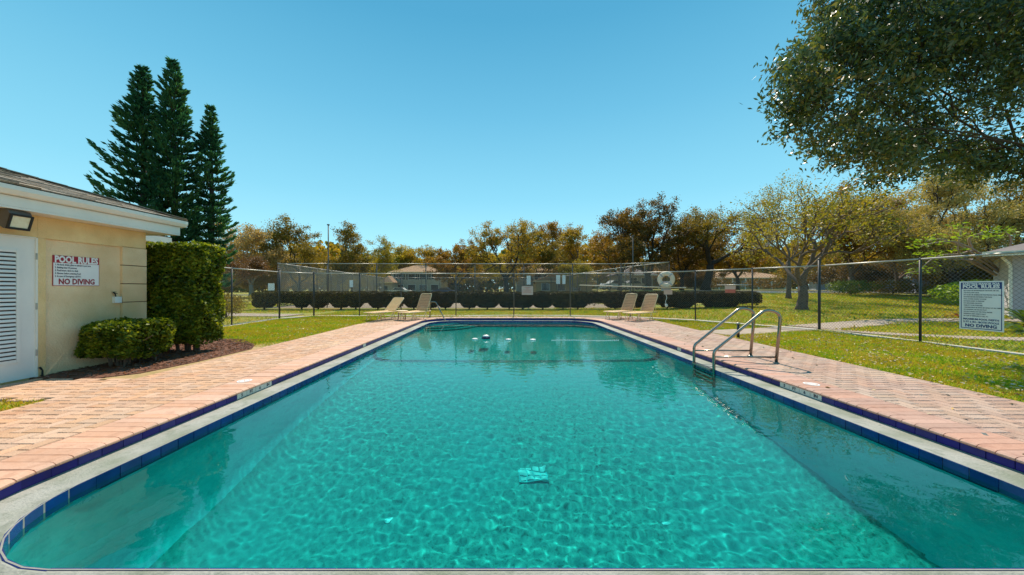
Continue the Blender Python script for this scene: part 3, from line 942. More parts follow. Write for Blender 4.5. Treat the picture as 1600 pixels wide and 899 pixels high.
T(690, 398, 110, 50, "l_gold", "bark", "distant low gold tree left of the broad golden oak", 43, size=.5, per=60, sig=.9, trunk_h=.1)
T(1065, 335, 46, 46, "l_dark", "bark_dark", "dark brown oak in the gap between the darkest oak and the leaning-limbed oak", 52, size=.24, per=60)
T(838, 362, 60, 44, "l_olive", "bark_dark", "olive-brown oak just right of the broad golden oak", 53, size=.26, per=55)
T(745, 388, 90, 36, "l_yellow", "bark", "yellow-green tree filling the dip left of the broad golden oak", 44, size=.4, per=60, sig=.7, trunk_h=.1)
T(550, 398, 90, 42, "l_yellow", "bark", "low yellow tree behind the thin pale-green tree", 45, size=.4, per=60, sig=.7, trunk_h=.1)
T(1065, 372, 62, 50, "l_orange", "bark_dark", "rust-brown tree behind the black leaning limb", 46, size=.3, per=60, trunk_h=.1)
T(1260, 360, 60, 60, "l_gold", "bark", "golden tree far behind the lawn tree", 47, size=.3, per=60, trunk_h=.1)
T(905, 408, 52, 26, "l_spring", "bark", "small yellow-green tree in front of the gabled house roof", 48, size=.22, per=45, trunk_h=.15)
T(1085, 418, 48, 26, "l_dark", "bark_dark", "small dark tree left of the long low house", 49, size=.2, per=60, trunk_h=.1)

# lawn tree beyond the fence
broad_tree("lawn_tree", at(1253, 18.4), 18.4, 6.9, 4.3, "low spreading tree with yellow-green leaves on the lawn behind the fence, trunk in clear view",
           M["l_spring"], M["bark"], 61, tips=340, per=15, size=.125, sig=.20, trunk_h=.19, base_r=.26, lobes=22, cat="tree", flat=.5, sides=6)
# far mass of woods
rg = np.random.default_rng(77)
n = 42000
X = rg.uniform(-190, 190, n); Yv = 112+rg.uniform(0, 14, n)
top = 13+2.5*np.sin(X*.07)+1.5*np.sin(X*.19+1)+1.0*np.sin(X*.5)
P = np.stack([X, Yv, rg.uniform(0, 1, n)**.8*top], 1)
o = leaves("far_woods", P, 1.6, M["l_gold"], None, rg, asp=.8); tag(o, kind="stuff")

# big tree hanging in at the top right: trunk outside the frame, crown over the fence
def big_tree():
    rg = np.random.default_rng(5)
    bx, by = 18.6, 8.6
    t = empty("overhanging_tree", (bx, by, 0), 0, "large dark glossy-leaved tree hanging into the top right corner over the fence", "tree")
    mb = MB()
    mb.tube([(0,0,-.2), (-.1,0,1.2), (-.3,.1,2.8)], [.42, .33, .30], 10)
    lobes = []
    # (x, y, z, radius) of foliage masses, world coordinates
    spec = [(6.4,7.3,6.0,.55),(6.7,7.7,5.6,.6),(7.1,8.2,6.1,.95),(7.0,8.0,5.0,.70),(7.9,8.3,7.2,1.0),(8.2,7.9,5.9,1.2),(8.3,8.4,4.75,.85),(9.3,8.2,6.9,1.25),(9.4,8.6,5.4,1.1),(8.7,8.8,8.2,1.1),
            (8.6,7.6,4.3,.55),(10.4,8.2,6.2,1.3),(10.6,8.4,7.8,1.4),(10.5,9.0,5.0,.85),(11.8,8.3,7.0,1.4),(11.9,8.6,5.7,1.1),(13.2,8.0,6.4,1.5),(13.0,8.8,8.2,1.6),
            (11.4,7.2,7.4,1.2),(9.9,7.2,6.8,1.0),(14.8,7.6,6.8,1.8),(15.6,9.4,7.8,1.8),(12.0,9.6,9.0,1.4),(10.2,9.6,8.8,1.2),(9.2,7.3,8.0,.9),(16.5,8.0,5.6,1.5),(13.0,9.5,4.8,.8),(11.2,10.0,4.6,.6),(10.3,8.4,4.55,.6),(11.6,8.6,4.45,.7),(12.8,8.5,4.5,.8),(9.4,8.3,4.35,.5),(14.2,8.2,4.9,1.0),(8.6,8.4,7.9,.8),(7.9,8.0,6.6,.8)]
    P = []
    tips = []
    for x, y, z, r_ in spec:
        k = int(26*r_**2)+6
        d = rg.normal(size=(k, 3)); d /= np.linalg.norm(d, axis=1)[:, None]
        q = np.array([x-bx, y-by, z])+d*(rg.uniform(.25, 1.0, k)**.6)[:, None]*r_*np.array([1, 1, .8])
        tips += list(q)
    tips = np.array(tips)
    def grow(pos, pts, r_, depth):
        n = len(pts)
        if n == 0: return
        if n == 1 or depth > 11:
            for q in pts:
                mid = (pos+q)/2+rg.normal(size=3)*np.linalg.norm(q-pos)*.12
                mb.tube([pos, mid, q], [.010, .007, .003], 3, False)
                k = int(rg.uniform(14, 92)); s = rg.uniform(.0, 1.05, k)[:, None]
                P.append(pos*(1-s)+q*s+rg.normal(size=(k, 3))*np.array([.17, .17, .14]))
            return
        k = min(n, 4 if depth == 0 else 2 if rg.random() < .7 else 3)
        cen = pts[rg.choice(n, k, replace=False)]
        for _ in range(4):
            lab = ((pts[:, None]-cen[None])**2).sum(-1).argmin(1)
            cen = np.array([pts[lab == i].mean(0) if (lab == i).any() else cen[i] for i in range(k)])
        for i in range(k):
            sub = pts[lab == i]
            if len(sub) == 0: continue
            tg = pos+(sub.mean(0)-pos)*.45; ln = np.linalg.norm(tg-pos); tg = tg+rg.normal(size=3)*ln*.08
            rc = max(.10*(len(sub)/len(tips))**.5, .008)
            mb.tube([pos, (pos+tg)/2+rg.normal(size=3)*ln*.10, tg], [min(r_, rc*1.2), rc, rc*.9], 6 if rc > .04 else 4, False)
            grow(tg, sub, rc*.9, depth+1)
    grow(np.array([-.3, .1, 2.8]), tips, .3, 0)
    mb.build("trunk", M["bark_dark"], t, True)
    P = np.concatenate(P)
    leaves("crown", P, .130, M["l_bigtree"], t, rg, asp=.36, droop=(0, 0, -.35))
    return t
big_tree()

# ------------------------------------------------------------------ hedges and shrubs
def box_points(x0, x1, y0, y1, z0, z1, n, rg, depth=.10, rnd=.25, lump=.05):
    """points scattered near the surface of a rounded box"""
    c = np.array([(x0+x1)/2, (y0+y1)/2, (z0+z1)/2]); h = np.array([(x1-x0)/2, (y1-y0)/2, (z1-z0)/2])
    A = np.array([h[1]*h[2], h[1]*h[2], h[0]*h[2], h[0]*h[2], h[0]*h[1], h[0]*h[1]*.25]); A /= A.sum()
    fc = rg.choice(6, n, p=A)
    P = rg.uniform(-1, 1, (n, 3))*h
    for i in range(6):
        m_ = fc == i; ax = i//2; P[m_, ax] = h[ax]*(1 if i % 2 == (0 if ax == 2 else 0) else -1)
    inn = np.clip(P, -(h-rnd), h-rnd); d = P-inn; L_ = np.linalg.norm(d, axis=1)[:, None]+1e-9
    P = inn+d/L_*np.minimum(L_, rnd)
    nr = P/ (np.abs(P/h).max(1)[:, None]*h+1e-9)
    P = P-(P/(np.linalg.norm(P, axis=1)[:, None]+1e-9))*(np.abs(rg.normal(size=(n, 1)))*depth)
    P += (np.sin(P[:, [1]]*9+P[:, [2]]*7)+np.sin(P[:, [0]]*8-P[:, [2]]*6))*lump*.5
    return P+c

rg = np.random.default_rng(31)
t = empty("clipped_hedge", (-6.2, 6.85, 0), 0, "tall square clipped hedge block at the corner of the yellow building", "hedge")
def rel(o): o.location = -Vector(t.location); return o
X0, X1, Y0_, Y1_ = -7.15, -5.76, 6.42, 7.05
P = box_points(X0, X1, Y0_, Y1_, .16, 2.14, 32000, rg, .10, .13, .045)
wob = rg.normal(size=P.shape)*.012; P += wob
# thin out near the base on the camera side
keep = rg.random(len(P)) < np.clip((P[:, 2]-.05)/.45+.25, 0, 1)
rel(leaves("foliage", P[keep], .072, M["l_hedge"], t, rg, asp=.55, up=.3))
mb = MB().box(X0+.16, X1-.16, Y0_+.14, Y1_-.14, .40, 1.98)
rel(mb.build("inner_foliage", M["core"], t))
mb = MB()
for k in range(9):
    x, y = rg.uniform(X0+.2, X1-.2), rg.uniform(Y0_+.2, Y1_-.2)
    mb.tube([(x, y, -.02), (x+rg.normal()*.05, y, .3), (x+rg.normal()*.12, y+rg.normal()*.1, .7)], [.03, .022, .015], 6)
rel(mb.build("stem", M["bark"], t))

t = empty("low_shrub", (-6.1, 5.6, 0), 0, "low clipped shrub with glossy leaves in the mulch under the wall sign", "shrub")
X0, X1, Y0_, Y1_ = -6.50, -5.74, 5.10, 6.10
P = box_points(X0, X1, Y0_, Y1_, .12, .74, 11000, rg, .09, .2, .06)
P[:, 0] += .06*np.sin(P[:, 1]*7); P[:, 1] += .05*np.sin(P[:, 0]*8+P[:, 2]*5)
keep = rg.random(len(P)) < np.clip((P[:, 2]-.02)/.30+.15, 0, 1)
rel(leaves("foliage", P[keep], .064, M["l_hedge"], t, rg, asp=.58, up=.3))
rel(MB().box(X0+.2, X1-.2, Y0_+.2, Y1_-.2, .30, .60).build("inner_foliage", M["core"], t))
mb = MB()
for k in range(12):
    x, y = rg.uniform(X0+.2, X1-.2), rg.uniform(Y0_+.2, Y1_-.2)
    mb.tube([(x, y, -.02), (x+rg.normal()*.05, y, .2), (x+rg.normal()*.15, y+rg.normal()*.12, .5)], [.016, .012, .006], 5)
rel(mb.build("stem", M["bark"], t))

# long clipped hedge beyond the fence
t = empty("long_hedge", (0, 20.6, 0), 0, "long low dark hedge running along the tennis court beyond the pool fence", "hedge")
hx0, hx1 = -14.9, 15.3
P = box_points(hx0, hx1, 20.0, 21.1, .24, 1.03, 60000, rg, .07, .10, .05)
keepm = (P[:, 2] > .24+.16*np.abs(np.sin(P[:, 0]*1.7)+.5*np.sin(P[:, 0]*4.1+1)))
P = P[keepm]
rel(leaves("foliage", P, .085, M["l_longhedge"], t, rg, asp=.6))
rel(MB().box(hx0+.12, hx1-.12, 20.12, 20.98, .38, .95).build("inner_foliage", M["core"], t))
Q = []; lumps = MB()
x = hx0+.4
while x < hx1-.3:
    wd = rg.uniform(.45, .85)
    if rg.random() < .93:
        k = 1000
        a = rg.normal(size=(k, 3)); a /= np.linalg.norm(a, axis=1)[:, None]
        Q.append(np.array([x, 20.55, .42])+a*np.array([wd, .48, rg.uniform(.28, .40)])*rg.uniform(.85, 1, (k, 1)))
        rel(MB().tube([(x, 20.55, -.05), (x+.04, 20.5, .2), (x+.02, 20.55, .5)], [.055, .045, .04], 6).build("stem", M["bark_dark"], t))
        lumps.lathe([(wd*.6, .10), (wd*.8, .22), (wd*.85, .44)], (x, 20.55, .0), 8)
    x += rg.uniform(.75, 1.45)
Q = np.concatenate(Q); Q = Q[Q[:, 2] > .05]
rel(leaves("lower_foliage", Q, .085, M["l_longhedge"], t, rg, asp=.6))
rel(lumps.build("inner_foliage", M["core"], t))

def round_shrub(x, y, r_, h_, label, leaf, seed, size=.07, n=2600, name="round_shrub"):
    rg = np.random.default_rng(seed); z0 = gz(x, y)
    t = empty(name, (x, y, z0), 0, label, "shrub")
    a = rg.normal(size=(n, 3)); a /= np.linalg.norm(a, axis=1)[:, None]
    P = np.array([0, 0, h_*.56])+a*np.array([r_, r_, h_*.46])*(rg.uniform(.55, 1.05, (n, 1)))*(1+.12*np.sin(a[:, [0]]*6+seed))
    leaves("foliage", P, size, M[leaf], t, rg)
    mb = MB()
    for k in range(5): mb.tube([(0, 0, -.03), (rg.normal()*.05, rg.normal()*.05, h_*.3), (rg.normal()*r_*.4, rg.normal()*r_*.4, h_*.6)], [.03, .02, .01], 5)
    mb.build("stem", M["bark"], t)
    return t
round_shrub(-11.9, 14.6, .65, 1.05, "small rounded shrub beside the left fence post, just right of the tall clipped hedge", "l_olive", 3)
round_shrub(at(1330, 29.5), 29.5, 1.6, 1.3, "dark green bush by the white kerb left of the blue-shaded house", "l_green", 4, .16, 2000)
round_shrub(at(1395, 29.8), 29.8, 1.9, 1.2, "wide bush by the white kerb in front of the blue-shaded house", "l_olive", 5, .16, 2200)
round_shrub(at(1470, 27.5), 27.5, 1.1, 1.0, "yellow-green bush at the foot of the blue-shaded house wall", "l_spring", 6, .12, 1500)
round_shrub(at(1525, 20.5), 20.5, 1.7, 1.5, "wide lime-green bush just above the blue pool rules sign", "l_lime", 7, .16, 2600)
round_shrub(at(405, 27), 27, .8, .95, "small yellow bush at the left end of the long hedge", "l_spring", 8, .12, 900)
round_shrub(at(1110, 64), 64, 3.5, 2.2, "dark bush at the left end of the long low house", "l_dark", 9, .3, 1500)
round_shrub(at(1205, 60), 60, 4.5, 2.0, "wide dark bush in front of the right end of the long low house", "l_dark", 10, .3, 1800)

def fan_plant(x, y, label, leaf, seed, n=14, L_=.9, wd=.09, name="palm_plant", z0=None, droop=.5):
    rg = np.random.default_rng(seed); z0 = gz(x, y) if z0 is None else z0
    t = empty(name, (x, y, z0), 0, label, "plant")
    me_f = []
    for k in range(n):
        a = 2*PI*k/n+rg.uniform(-.2, .2); el = rg.uniform(.35, 1.25); ln = L_*rg.uniform(.7, 1.15)
        mb = MB(); m_ = 7; side = Vector((-math.sin(a), math.cos(a), 0))
        for i in range(m_):
            q = i/(m_-1)
            rr = ln*math.cos(el)*q+ln*.15*q*q; zz = ln*math.sin(el)*q-ln*droop*q*q
            c = Vector((math.cos(a)*rr, math.sin(a)*rr, max(zz, .01)+.03)); w2 = wd*math.sin(PI*min(.97, q*.92+.06))
            mb.v += [tuple(c-side*w2*.5+Vector((0,0,w2*.2))), tuple(c), tuple(c+side*w2*.5+Vector((0,0,w2*.2)))]
            if i: b = 3*i; mb.f += [(b-3, b-2, b+1, b), (b-2, b-1, b+2, b+1)]
        mb.build("leaf", M[leaf], t, True)
    return t
fan_plant(at(1497, 14.6), 14.6, "red spiky plant on the ground left of the blue sign", "l_red", 1, 16, .42, .06, "red_plant")
fan_plant(16.9, 10.9, "green strap-leaved plant with broad leaves right of the blue sign", "l_green", 2, 18, 1.35, .16)
fan_plant(14.7, 9.6, "drooping dark green leafy plant at the right edge under the pale wall", "l_green", 3, 16, 1.0, .15, droop=.65)
fan_plant(16.0, 11.6, "yellowing strap-leaved plant between the sign and the pale wall", "l_gold", 4, 12, .95, .10)

# arching pale branched tree with lime foliage clusters
def arching_tree():
    rg = np.random.default_rng(12)
    bx, by = at(1575, 17.5), 17.5
    t = empty("arching_tree", (bx, by, gz(bx, by)), 0, "tree with pale arching bare branches and bright lime feathery leaf clusters beside the pale house", "tree")
    mb = MB(); P = []
    W = lambda u, v, Y: np.array([at(u, Y)-bx, Y-by, ht(v, Y)-gz(bx, by)])
    ground = np.array([0, 0, -.1])
    fork = W(1567, 430, 17.5)
    mb.tube([ground, ground*.5+fork*.5+np.array([.1, 0, 0]), fork], [.10, .075, .06], 8)
    arcs = [[(1567,430),(1540,402),(1518,388),(1490,376),(1455,380),(1438,386)], [(1567,430),(1535,408),(1500,382),(1470,372),(1447,378)],
            [(1556,430),(1530,412),(1510,405),(1480,405),(1450,398)], [(1556,430),(1525,414),(1500,400),(1495,388),(1503,356)],
            [(1540,402),(1522,390),(1500,398),(1470,398),(1448,410),(1437,425)], [(1567,430),(1573,400),(1582,372),(1570,362)], [(1518,388),(1512,372),(1530,364),(1545,372)]]
    for ar in arcs:
        pts = [W(u, v, 17.5-1.3*i/len(ar)) for i, (u, v) in enumerate(ar)]
        pts = [np.array(p) for p in smooth_path(pts, 2)]
        n = len(pts)
        mb.tube(pts, [.05*(1-i/n)+.014 for i in range(n)], 5, False)
        for q in (n-1, int(n*.82), int(n*.64)):
            k = 34 if q == n-1 else 14
            P.append(pts[q]+rg.normal(size=(k, 3))*np.array([.30, .30, .08])+np.array([0, 0, .10]))
    mb.build("trunk", M["bark_pale"], t, True)
    leaves("crown", np.concatenate(P), .19, M["l_lime"], t, rg, asp=.30, flat=.35)
arching_tree()

# ------------------------------------------------------------------ grass and litter
def grass(name, n, region, size, seed, label=None):
    rg = np.random.default_rng(seed)
    P = []
    tot = 0
    while tot < n:
        k = n*2
        xy = region(rg, k)
        P.append(xy); tot += len(xy)
    xy = np.concatenate(P)[:n]
    patch = np.sin(xy[:, 0]*2.1+np.sin(xy[:, 1]*1.7))*np.sin(xy[:, 1]*2.6+np.sin(xy[:, 0]*1.3))
    h = size*(1+.35*patch)*rg.uniform(.5, 1.3, len(xy))
    a = rg.uniform(0, 2*PI, len(xy)); wd = h*.16+.002
    z = np.array([gz(x, y) for x, y in xy]) if size > .055 else np.full(len(xy), -.02)
    base = np.stack([xy[:, 0], xy[:, 1], z], 1)
    s = np.stack([np.cos(a)*wd, np.sin(a)*wd, np.zeros(len(xy))], 1)
    ln = rg.normal(size=(len(xy), 2))*h[:, None]*.55
    tip = base+np.stack([ln[:, 0], ln[:, 1], h], 1)
    V = np.stack([base-s, base+s, tip], 1).reshape(-1, 3)
    o = from_arrays(name, V, np.arange(len(V)).reshape(-1, 3), M["blade"])
    return tag(o, kind="stuff")
def reg_right(rg, k):
    y = 2.2+rg.uniform(0, 1, k)**1.15*11.5; x = rg.uniform(5.6, 10.2, k)
    ok = (x > 5.66+.025*y) & (x < 9.78) & ~((y > 9.12+(x-5.9)*.33) & (y < 10.2+(x-5.9)*.33))
    ok &= (y < 11.2) | (x < 8.9-(y-11.2)*.75)
    return np.stack([x, y], 1)[ok]
def reg_left(rg, k):
    y = rg.uniform(6.9, 15.4, k); x = rg.uniform(-9.2, -5.08, k)
    ok = (x < -5.14) & ~((y < 8.5) & (x < -5.5-(y-7.4)*1.6)) & ~((x < -9.0+(y-14.0)*.4) & (y > 14))
    return np.stack([x, y], 1)[ok]
def reg_back(rg, k):
    x = rg.uniform(-9, 6.6, k); y = rg.uniform(15.14, 19.9, k)
    ok = ~((np.abs(y-15.75) < .2)) & ((x < 3) | (y > 15.9-(x-3)*.33))
    return np.stack([x, y], 1)[ok]
def reg_out(rg, k):
    x = rg.uniform(3, 34, k); y = rg.uniform(8.6, 31, k)
    fx = np.interp(y, [.5, 5.5, 8, 10.35, 11.8, 13.5, 15.05, 15.85, 16.2], [10, 9.9, 9.8, 9.63, 8.65, 7.63, 5.62, 3.1, 3])+.16
    ok = (x > fx) & ~((x > 9.5) & (np.abs(y-(10.9+(x-9.75)*.42)) < .62) & (x < 14)) & ~((x >= 14) & (np.abs(y-13.3) < .7))
    ok &= ~((y < 12.5) & (x < 19) & (y < 10.4+(x-10)*.3))
    ok &= ~((y > 20.1) & (y < 21.0) & (x < 15.4)) & ~((y > 21.7) & (x < 14.3))
    return np.stack([x, y], 1)[ok]
def reg_outleft(rg, k):
    x = rg.uniform(-30, -9.5, k); y = rg.uniform(9, 30, k)
    ok = ((y < 15.0) | (y > 17.5)) & ~((x > -15.5) & (y > 19.8))
    return np.stack([x, y], 1)[ok]
grass("grass_right_lawn", 110000, reg_right, .036, 1)
grass("grass_left_lawn", 60000, reg_left, .040, 2)
grass("grass_behind_pool", 26000, reg_back, .055, 3)
grass("grass_outer_lawn", 80000, reg_out, .085, 4)
grass("grass_outer_left", 40000, reg_outleft, .075, 5)
grass("grass_outer_near", 30000, lambda rg, k: (lambda x, y: np.stack([x, y], 1)[~((y > 10.4+(x-10)*.3) | (np.abs(y-(9.3-.5*np.minimum(x-10.6, 2))) < .42) & (x < 13) | (np.abs(y-8.25) < .42) & (x > 12))])(rg.uniform(10.12, 19, k), rg.uniform(4, 12.5, k)), .06, 7)
grass("grass_patch", 3500, lambda rg, k: np.stack([rg.uniform(-6.5, -5.16, k), rg.uniform(2.6, 3.84, k)], 1), .03, 6)

rg = np.random.default_rng(9)
q = reg_right(rg, 16000)[:3200]
P = np.stack([q[:, 0], q[:, 1], np.full(len(q), .006)], 1)
q2 = np.stack([rg.uniform(3.9, 5.7, 110), rg.uniform(2.2, 12, 110)], 1)
P = np.concatenate([P, np.stack([q2[:, 0], q2[:, 1], np.full(110, .008)], 1)])
q3 = reg_left(rg, 6000)[:900]
P = np.concatenate([P, np.stack([q3[:, 0], q3[:, 1], np.full(len(q3), .006)], 1)])
o = leaves("fallen_leaves", P, .045, M["litter"], None, rg, asp=.5, flat=.15); tag(o, kind="stuff")

# ------------------------------------------------------------------ pool house (left)
bld = empty("pool_building", (-6.56, 6.22, 0), 0, "yellow stucco pool building with white eaves and grey shingle roof at the left", "building")
OFF = Vector((6.56, -6.22, 0))
def bp(mb, name, mt, parent=bld, smooth=False):
    """world-coordinate mesh, re-based on the building's corner"""
    me_o = mb.build(name, mt, parent, smooth)
    if parent is bld: me_o.data.transform(Matrix.Translation(OFF))
    return me_o
WX = -6.56
mb = MB()
mb.box(-12, WX-.045, -3, 6.22, -.1, 2.27)                 # core
mb.box(WX-.045, WX, 4.775, 5.83, 1.965, 2.27)             # beam above the panel
mb.box(WX-.045, WX, 4.775, 4.86, -.1, 1.963)              # strip by the door
mb.box(WX-.045, WX, -3, 4.773, 1.965, 2.27)
mb.box(WX-.045, WX, -3, 3.84, -.1, 1.963)
mb.box(WX-.045, WX, 5.832, 6.218, 1.975, 2.27)
bp(mb, "wall", M["stucco"])
bp(MB().box(WX-.044, WX-.030, 4.862, 5.83, -.1, 1.963), "wall_panel", M["stucco_panel"])
zt = 1.965
while zt > .1:
    z1 = max(zt-.315, -.08)
    bp(MB().box(WX-.044, WX+.008, 5.832, 6.225, z1+.010, zt), "quoin_block", M["stucco_panel"])
    bp(MB().box(WX-.044, WX-.006, 5.834, 6.218, z1-.004, z1+.009), "groove", M["groove"])
    zt = z1-.005
# wing further back
bp(MB().box(-14, -9.35, 6.22, 8.9, -.1, 2.45), "wing_wall", M["stucco"])
bp(MB().box(-14.3, -9.05, 6.9, 9.25, 2.46, 2.62), "wing_fascia", M["white_paint"])
bp(MB().add([(-14.3,6.9,2.625),(-9.05,6.9,2.625),(-9.05,9.25,2.625),(-14.3,9.25,2.625),(-12.6,8.0,2.95),(-10.6,8.0,2.95)], [(0,1,5,4),(1,2,5),(2,3,4,5),(3,0,4)]), "wing_roof", M["shingle"])
# eaves: soffit, two stepped fascia boards
EX, EY = -6.24, 6.60
bp(MB().box(-12, EX-.03, -3, EY-.03, 2.272, 2.30), "soffit", M["white_paint"])
mb = MB(); mb.box(EX-.055, EX-.028, -3, EY-.03, 2.302, 2.43); mb.box(-12, EX-.056, EY-.057, EY-.03, 2.302, 2.43)
bp(mb, "lower_fascia", M["white_paint"])
mb = MB()
mb.extr([(EX-.08, 2.432), (EX+.02, 2.445), (EX+.055, 2.50), (EX+.055, 2.555), (EX-.08, 2.565)], "y", -3, EY+.05)
mb.box(-12, EX-.081, EY-.03, EY+.05, 2.44, 2.56)
bp(mb, "gutter", M["white_paint"])
# roof planes and shingles
PT = .335
roof = bp(MB().add([(EX+.04,-3,2.566),(EX+.04,EY+.04,2.566),(EX-3.2,EY-3.2,2.566+3.24*PT),(EX-3.2,-3,2.566+3.24*PT),(-12,EY+.04,2.566),(-12,EY-3.2,2.566+3.24*PT)], [(0,1,2,3),(1,4,5,2)]), "roof", M["shingle"])
roof.data.materials[0] = M["shingle"]
sh = random.Random(4)
ce = .14
sl = math.atan(PT)
courses = 15
shn = MB()
sh_me = MB().extr([(-.01, 0), (.15, 0), (.15, .004), (-.01, .012)], "y", -.148, .148)
sh_me = sh_me.mesh("shingle"); sh_me.materials.append(M["shingle"])
cnt = 0
for c in range(courses):
    run = c*ce*math.cos(sl)
    y = -2.8+(c % 2)*.15+sh.uniform(-.03, .03)
    ymax = EY+.02-run
    while y < ymax-.12:
        loc = Vector((EX+.05-run, y, 2.570+run*PT))
        if y > 2.0:
            o = bpy.data.objects.new("shingle", sh_me); COL.objects.link(o); o.parent = roof
            o.location = loc+OFF
            o.rotation_euler = (0, sl, PI)
            o.rotation_euler = Matrix(((-math.cos(sl), 0, math.sin(sl)), (0, -1, 0), (math.sin(sl), 0, math.cos(sl)))).to_euler()
            o.scale = (1, 1, sh.uniform(.8, 2.2))
            cnt += 1
        y += .30
# ridge caps along the hip
mb = MB()
a, b = Vector((EX+.04, EY+.04, 2.585)), Vector((EX-3.2, EY-3.2, 2.585+3.24*PT))
for i in range(16):
    p = a.lerp(b, i/16); q_ = a.lerp(b, (i+1.15)/16)
    mb.bar(p+Vector((0,0,.006)), q_+Vector((0,0,.0)), .20, .012)
bp(mb, "hip_cap", M["shingle"])
# door with louvre
door = bp(MB().box(WX-.044, WX-.012, 3.86, 4.755, .012, 1.95), "door", M["door_paint"])
OD = OFF
def dp(mb, name, mt):
    mb_o = mb.build(name, mt, door); mb_o.data.transform(Matrix.Translation(OFF)); return mb_o
dp(MB().box(WX-.0115, WX-.006, 4.02, 4.565, .29, 1.735), "louvre_recess", M["dark_gap"])
mb = MB()
mb.box(WX-.0115, WX+.004, 3.985, 4.02, .25, 1.775); mb.box(WX-.0115, WX+.004, 4.565, 4.60, .25, 1.775)
mb.box(WX-.0115, WX+.003, 4.021, 4.564, .25, .29); mb.box(WX-.0115, WX+.003, 4.021, 4.564, 1.735, 1.775)
dp(mb, "louvre_frame", M["door_paint"])
nsl = 26
for k in range(nsl):
    z = .305+k*(1.43/nsl)
    dp(MB().extr([(WX-.010, z+.034), (WX-.006, z+.036), (WX+.006, z+.004), (WX+.002, z)], "y", 4.022, 4.563), "slat", M["door_paint"])
for z in (.35, 1.0, 1.70): dp(MB().tube([(WX+.002, 4.762, z-.045), (WX+.002, 4.762, z+.045)], .009, 8), "hinge", M["galv"])
mb = MB(); mb.box(WX-.03, WX+.006, 4.756, 4.774, -.0, 1.96); mb.box(WX-.03, WX+.006, 3.84, 4.756, 1.951, 1.966)
dp(mb, "door_frame", M["white_paint"])
dp(MB().tube([(WX+.03, 4.80, .01), (WX+.035, 4.80, .09), (WX+.02, 4.78, .14)], [.012, .010, .014], 6), "door_stop", M["black"])

# flood light under the eaves
fl = empty("flood_light", (-6.46, 4.40, 2.19), 0, "square brown flood light fixed under the eaves above the door", "light")
mb = MB().box(-.10, -.02, -.12, .03, -.06, .08); mb.build("junction_box", M["post_brown"], fl)
mb = MB(); mb.extr([(-.02, -.06), (.14, -.125), (.165, -.105), (.165, .05), (.12, .10), (-.02, .07)], "y", -.14, .17)
mb.build("housing", M["post_brown"], fl)
g1 = MB().add([(.166,-.11,-.095),(.166,.14,-.095),(.166,.14,.04),(.166,-.11,.04)], [(0,1,2,3)])
g1.box(.166, .172, -.11, .14, -.095, .04); g1.build("lens", M["lampglass"], fl)
mb = MB(); mb.box(.160,.185,-.14,-.112,-.12,.06); mb.box(.160,.185,.142,.17,-.12,.06); mb.box(.161,.184,-.112,.142,.042,.062); mb.box(.161,.184,-.112,.142,-.122,-.097)
mb.build("bezel", M["black"], fl)
fl.rotation_euler = (0, R(16), R(4)); fl.scale = (1, .72, 1.1)

# hose tap in its white box
hb = empty("hose_tap", (WX-.03, 5.76, 1.06), 0, "small white tap box with dark handle on the yellow wall", "tap")
mb = MB().box(0, .05, -.05, .05, -.055, .05); mb.build("box", M["whiteplastic"], hb)
mb = MB().tube([(.025, -.02, .05), (.03, -.03, .09), (.03, -.05, .12)], .009, 6); mb.bar((.03, -.06, .12), (.03, -.0, .10), .01, .01); mb.lathe([(.022, .125), (.022, .135)], (.03, -.04, 0), 8)
mb.build("handle", M["black"], hb)

# ------------------------------------------------------------------ signs
def face_basis(right, upv):
    r_, u_ = Vector(right).normalized(), Vector(upv).normalized(); n_ = r_.cross(u_)
    return Matrix(((r_.x, u_.x, n_.x), (r_.y, u_.y, n_.y), (r_.z, u_.z, n_.z))).to_4x4()
# wall sign: plane x = const, reads with +y to the right
ws = empty("wall_sign", (WX-.028, 5.235, 1.515), 0, "red and white pool rules sign on the yellow wall reading NO DIVING", "sign")
B = face_basis((0,1,0), (0,0,1))
MB().box(0, .006, -.285, .285, -.225, .225).build("board", M["darkred"], ws)
MB().box(.0062, .008, -.278, .278, -.218, .115).build("white_field", M["sign_white"], ws)
put_text("POOL RULES", .135, M["sign_white"], ws, (.0085, 0, .165), B, .006, width=.53)
for i, s_ in enumerate(["1. No food, drinks, glass or animals in pool area", "2. Bathing load 15 persons", "3. Pool hours: dawn to dusk", "4. Shower before entering Pool", "5. In case of Emergency call 911"]):
    put_text(s_, .036, M["ink"], ws, (.0092, -.262, .088-.043*i), B, .0006, "LEFT", .62 if i == 0 else .66)
put_text("NO DIVING", .115, M["red"], ws, (.0092, 0, -.165), B, .004, width=.44)
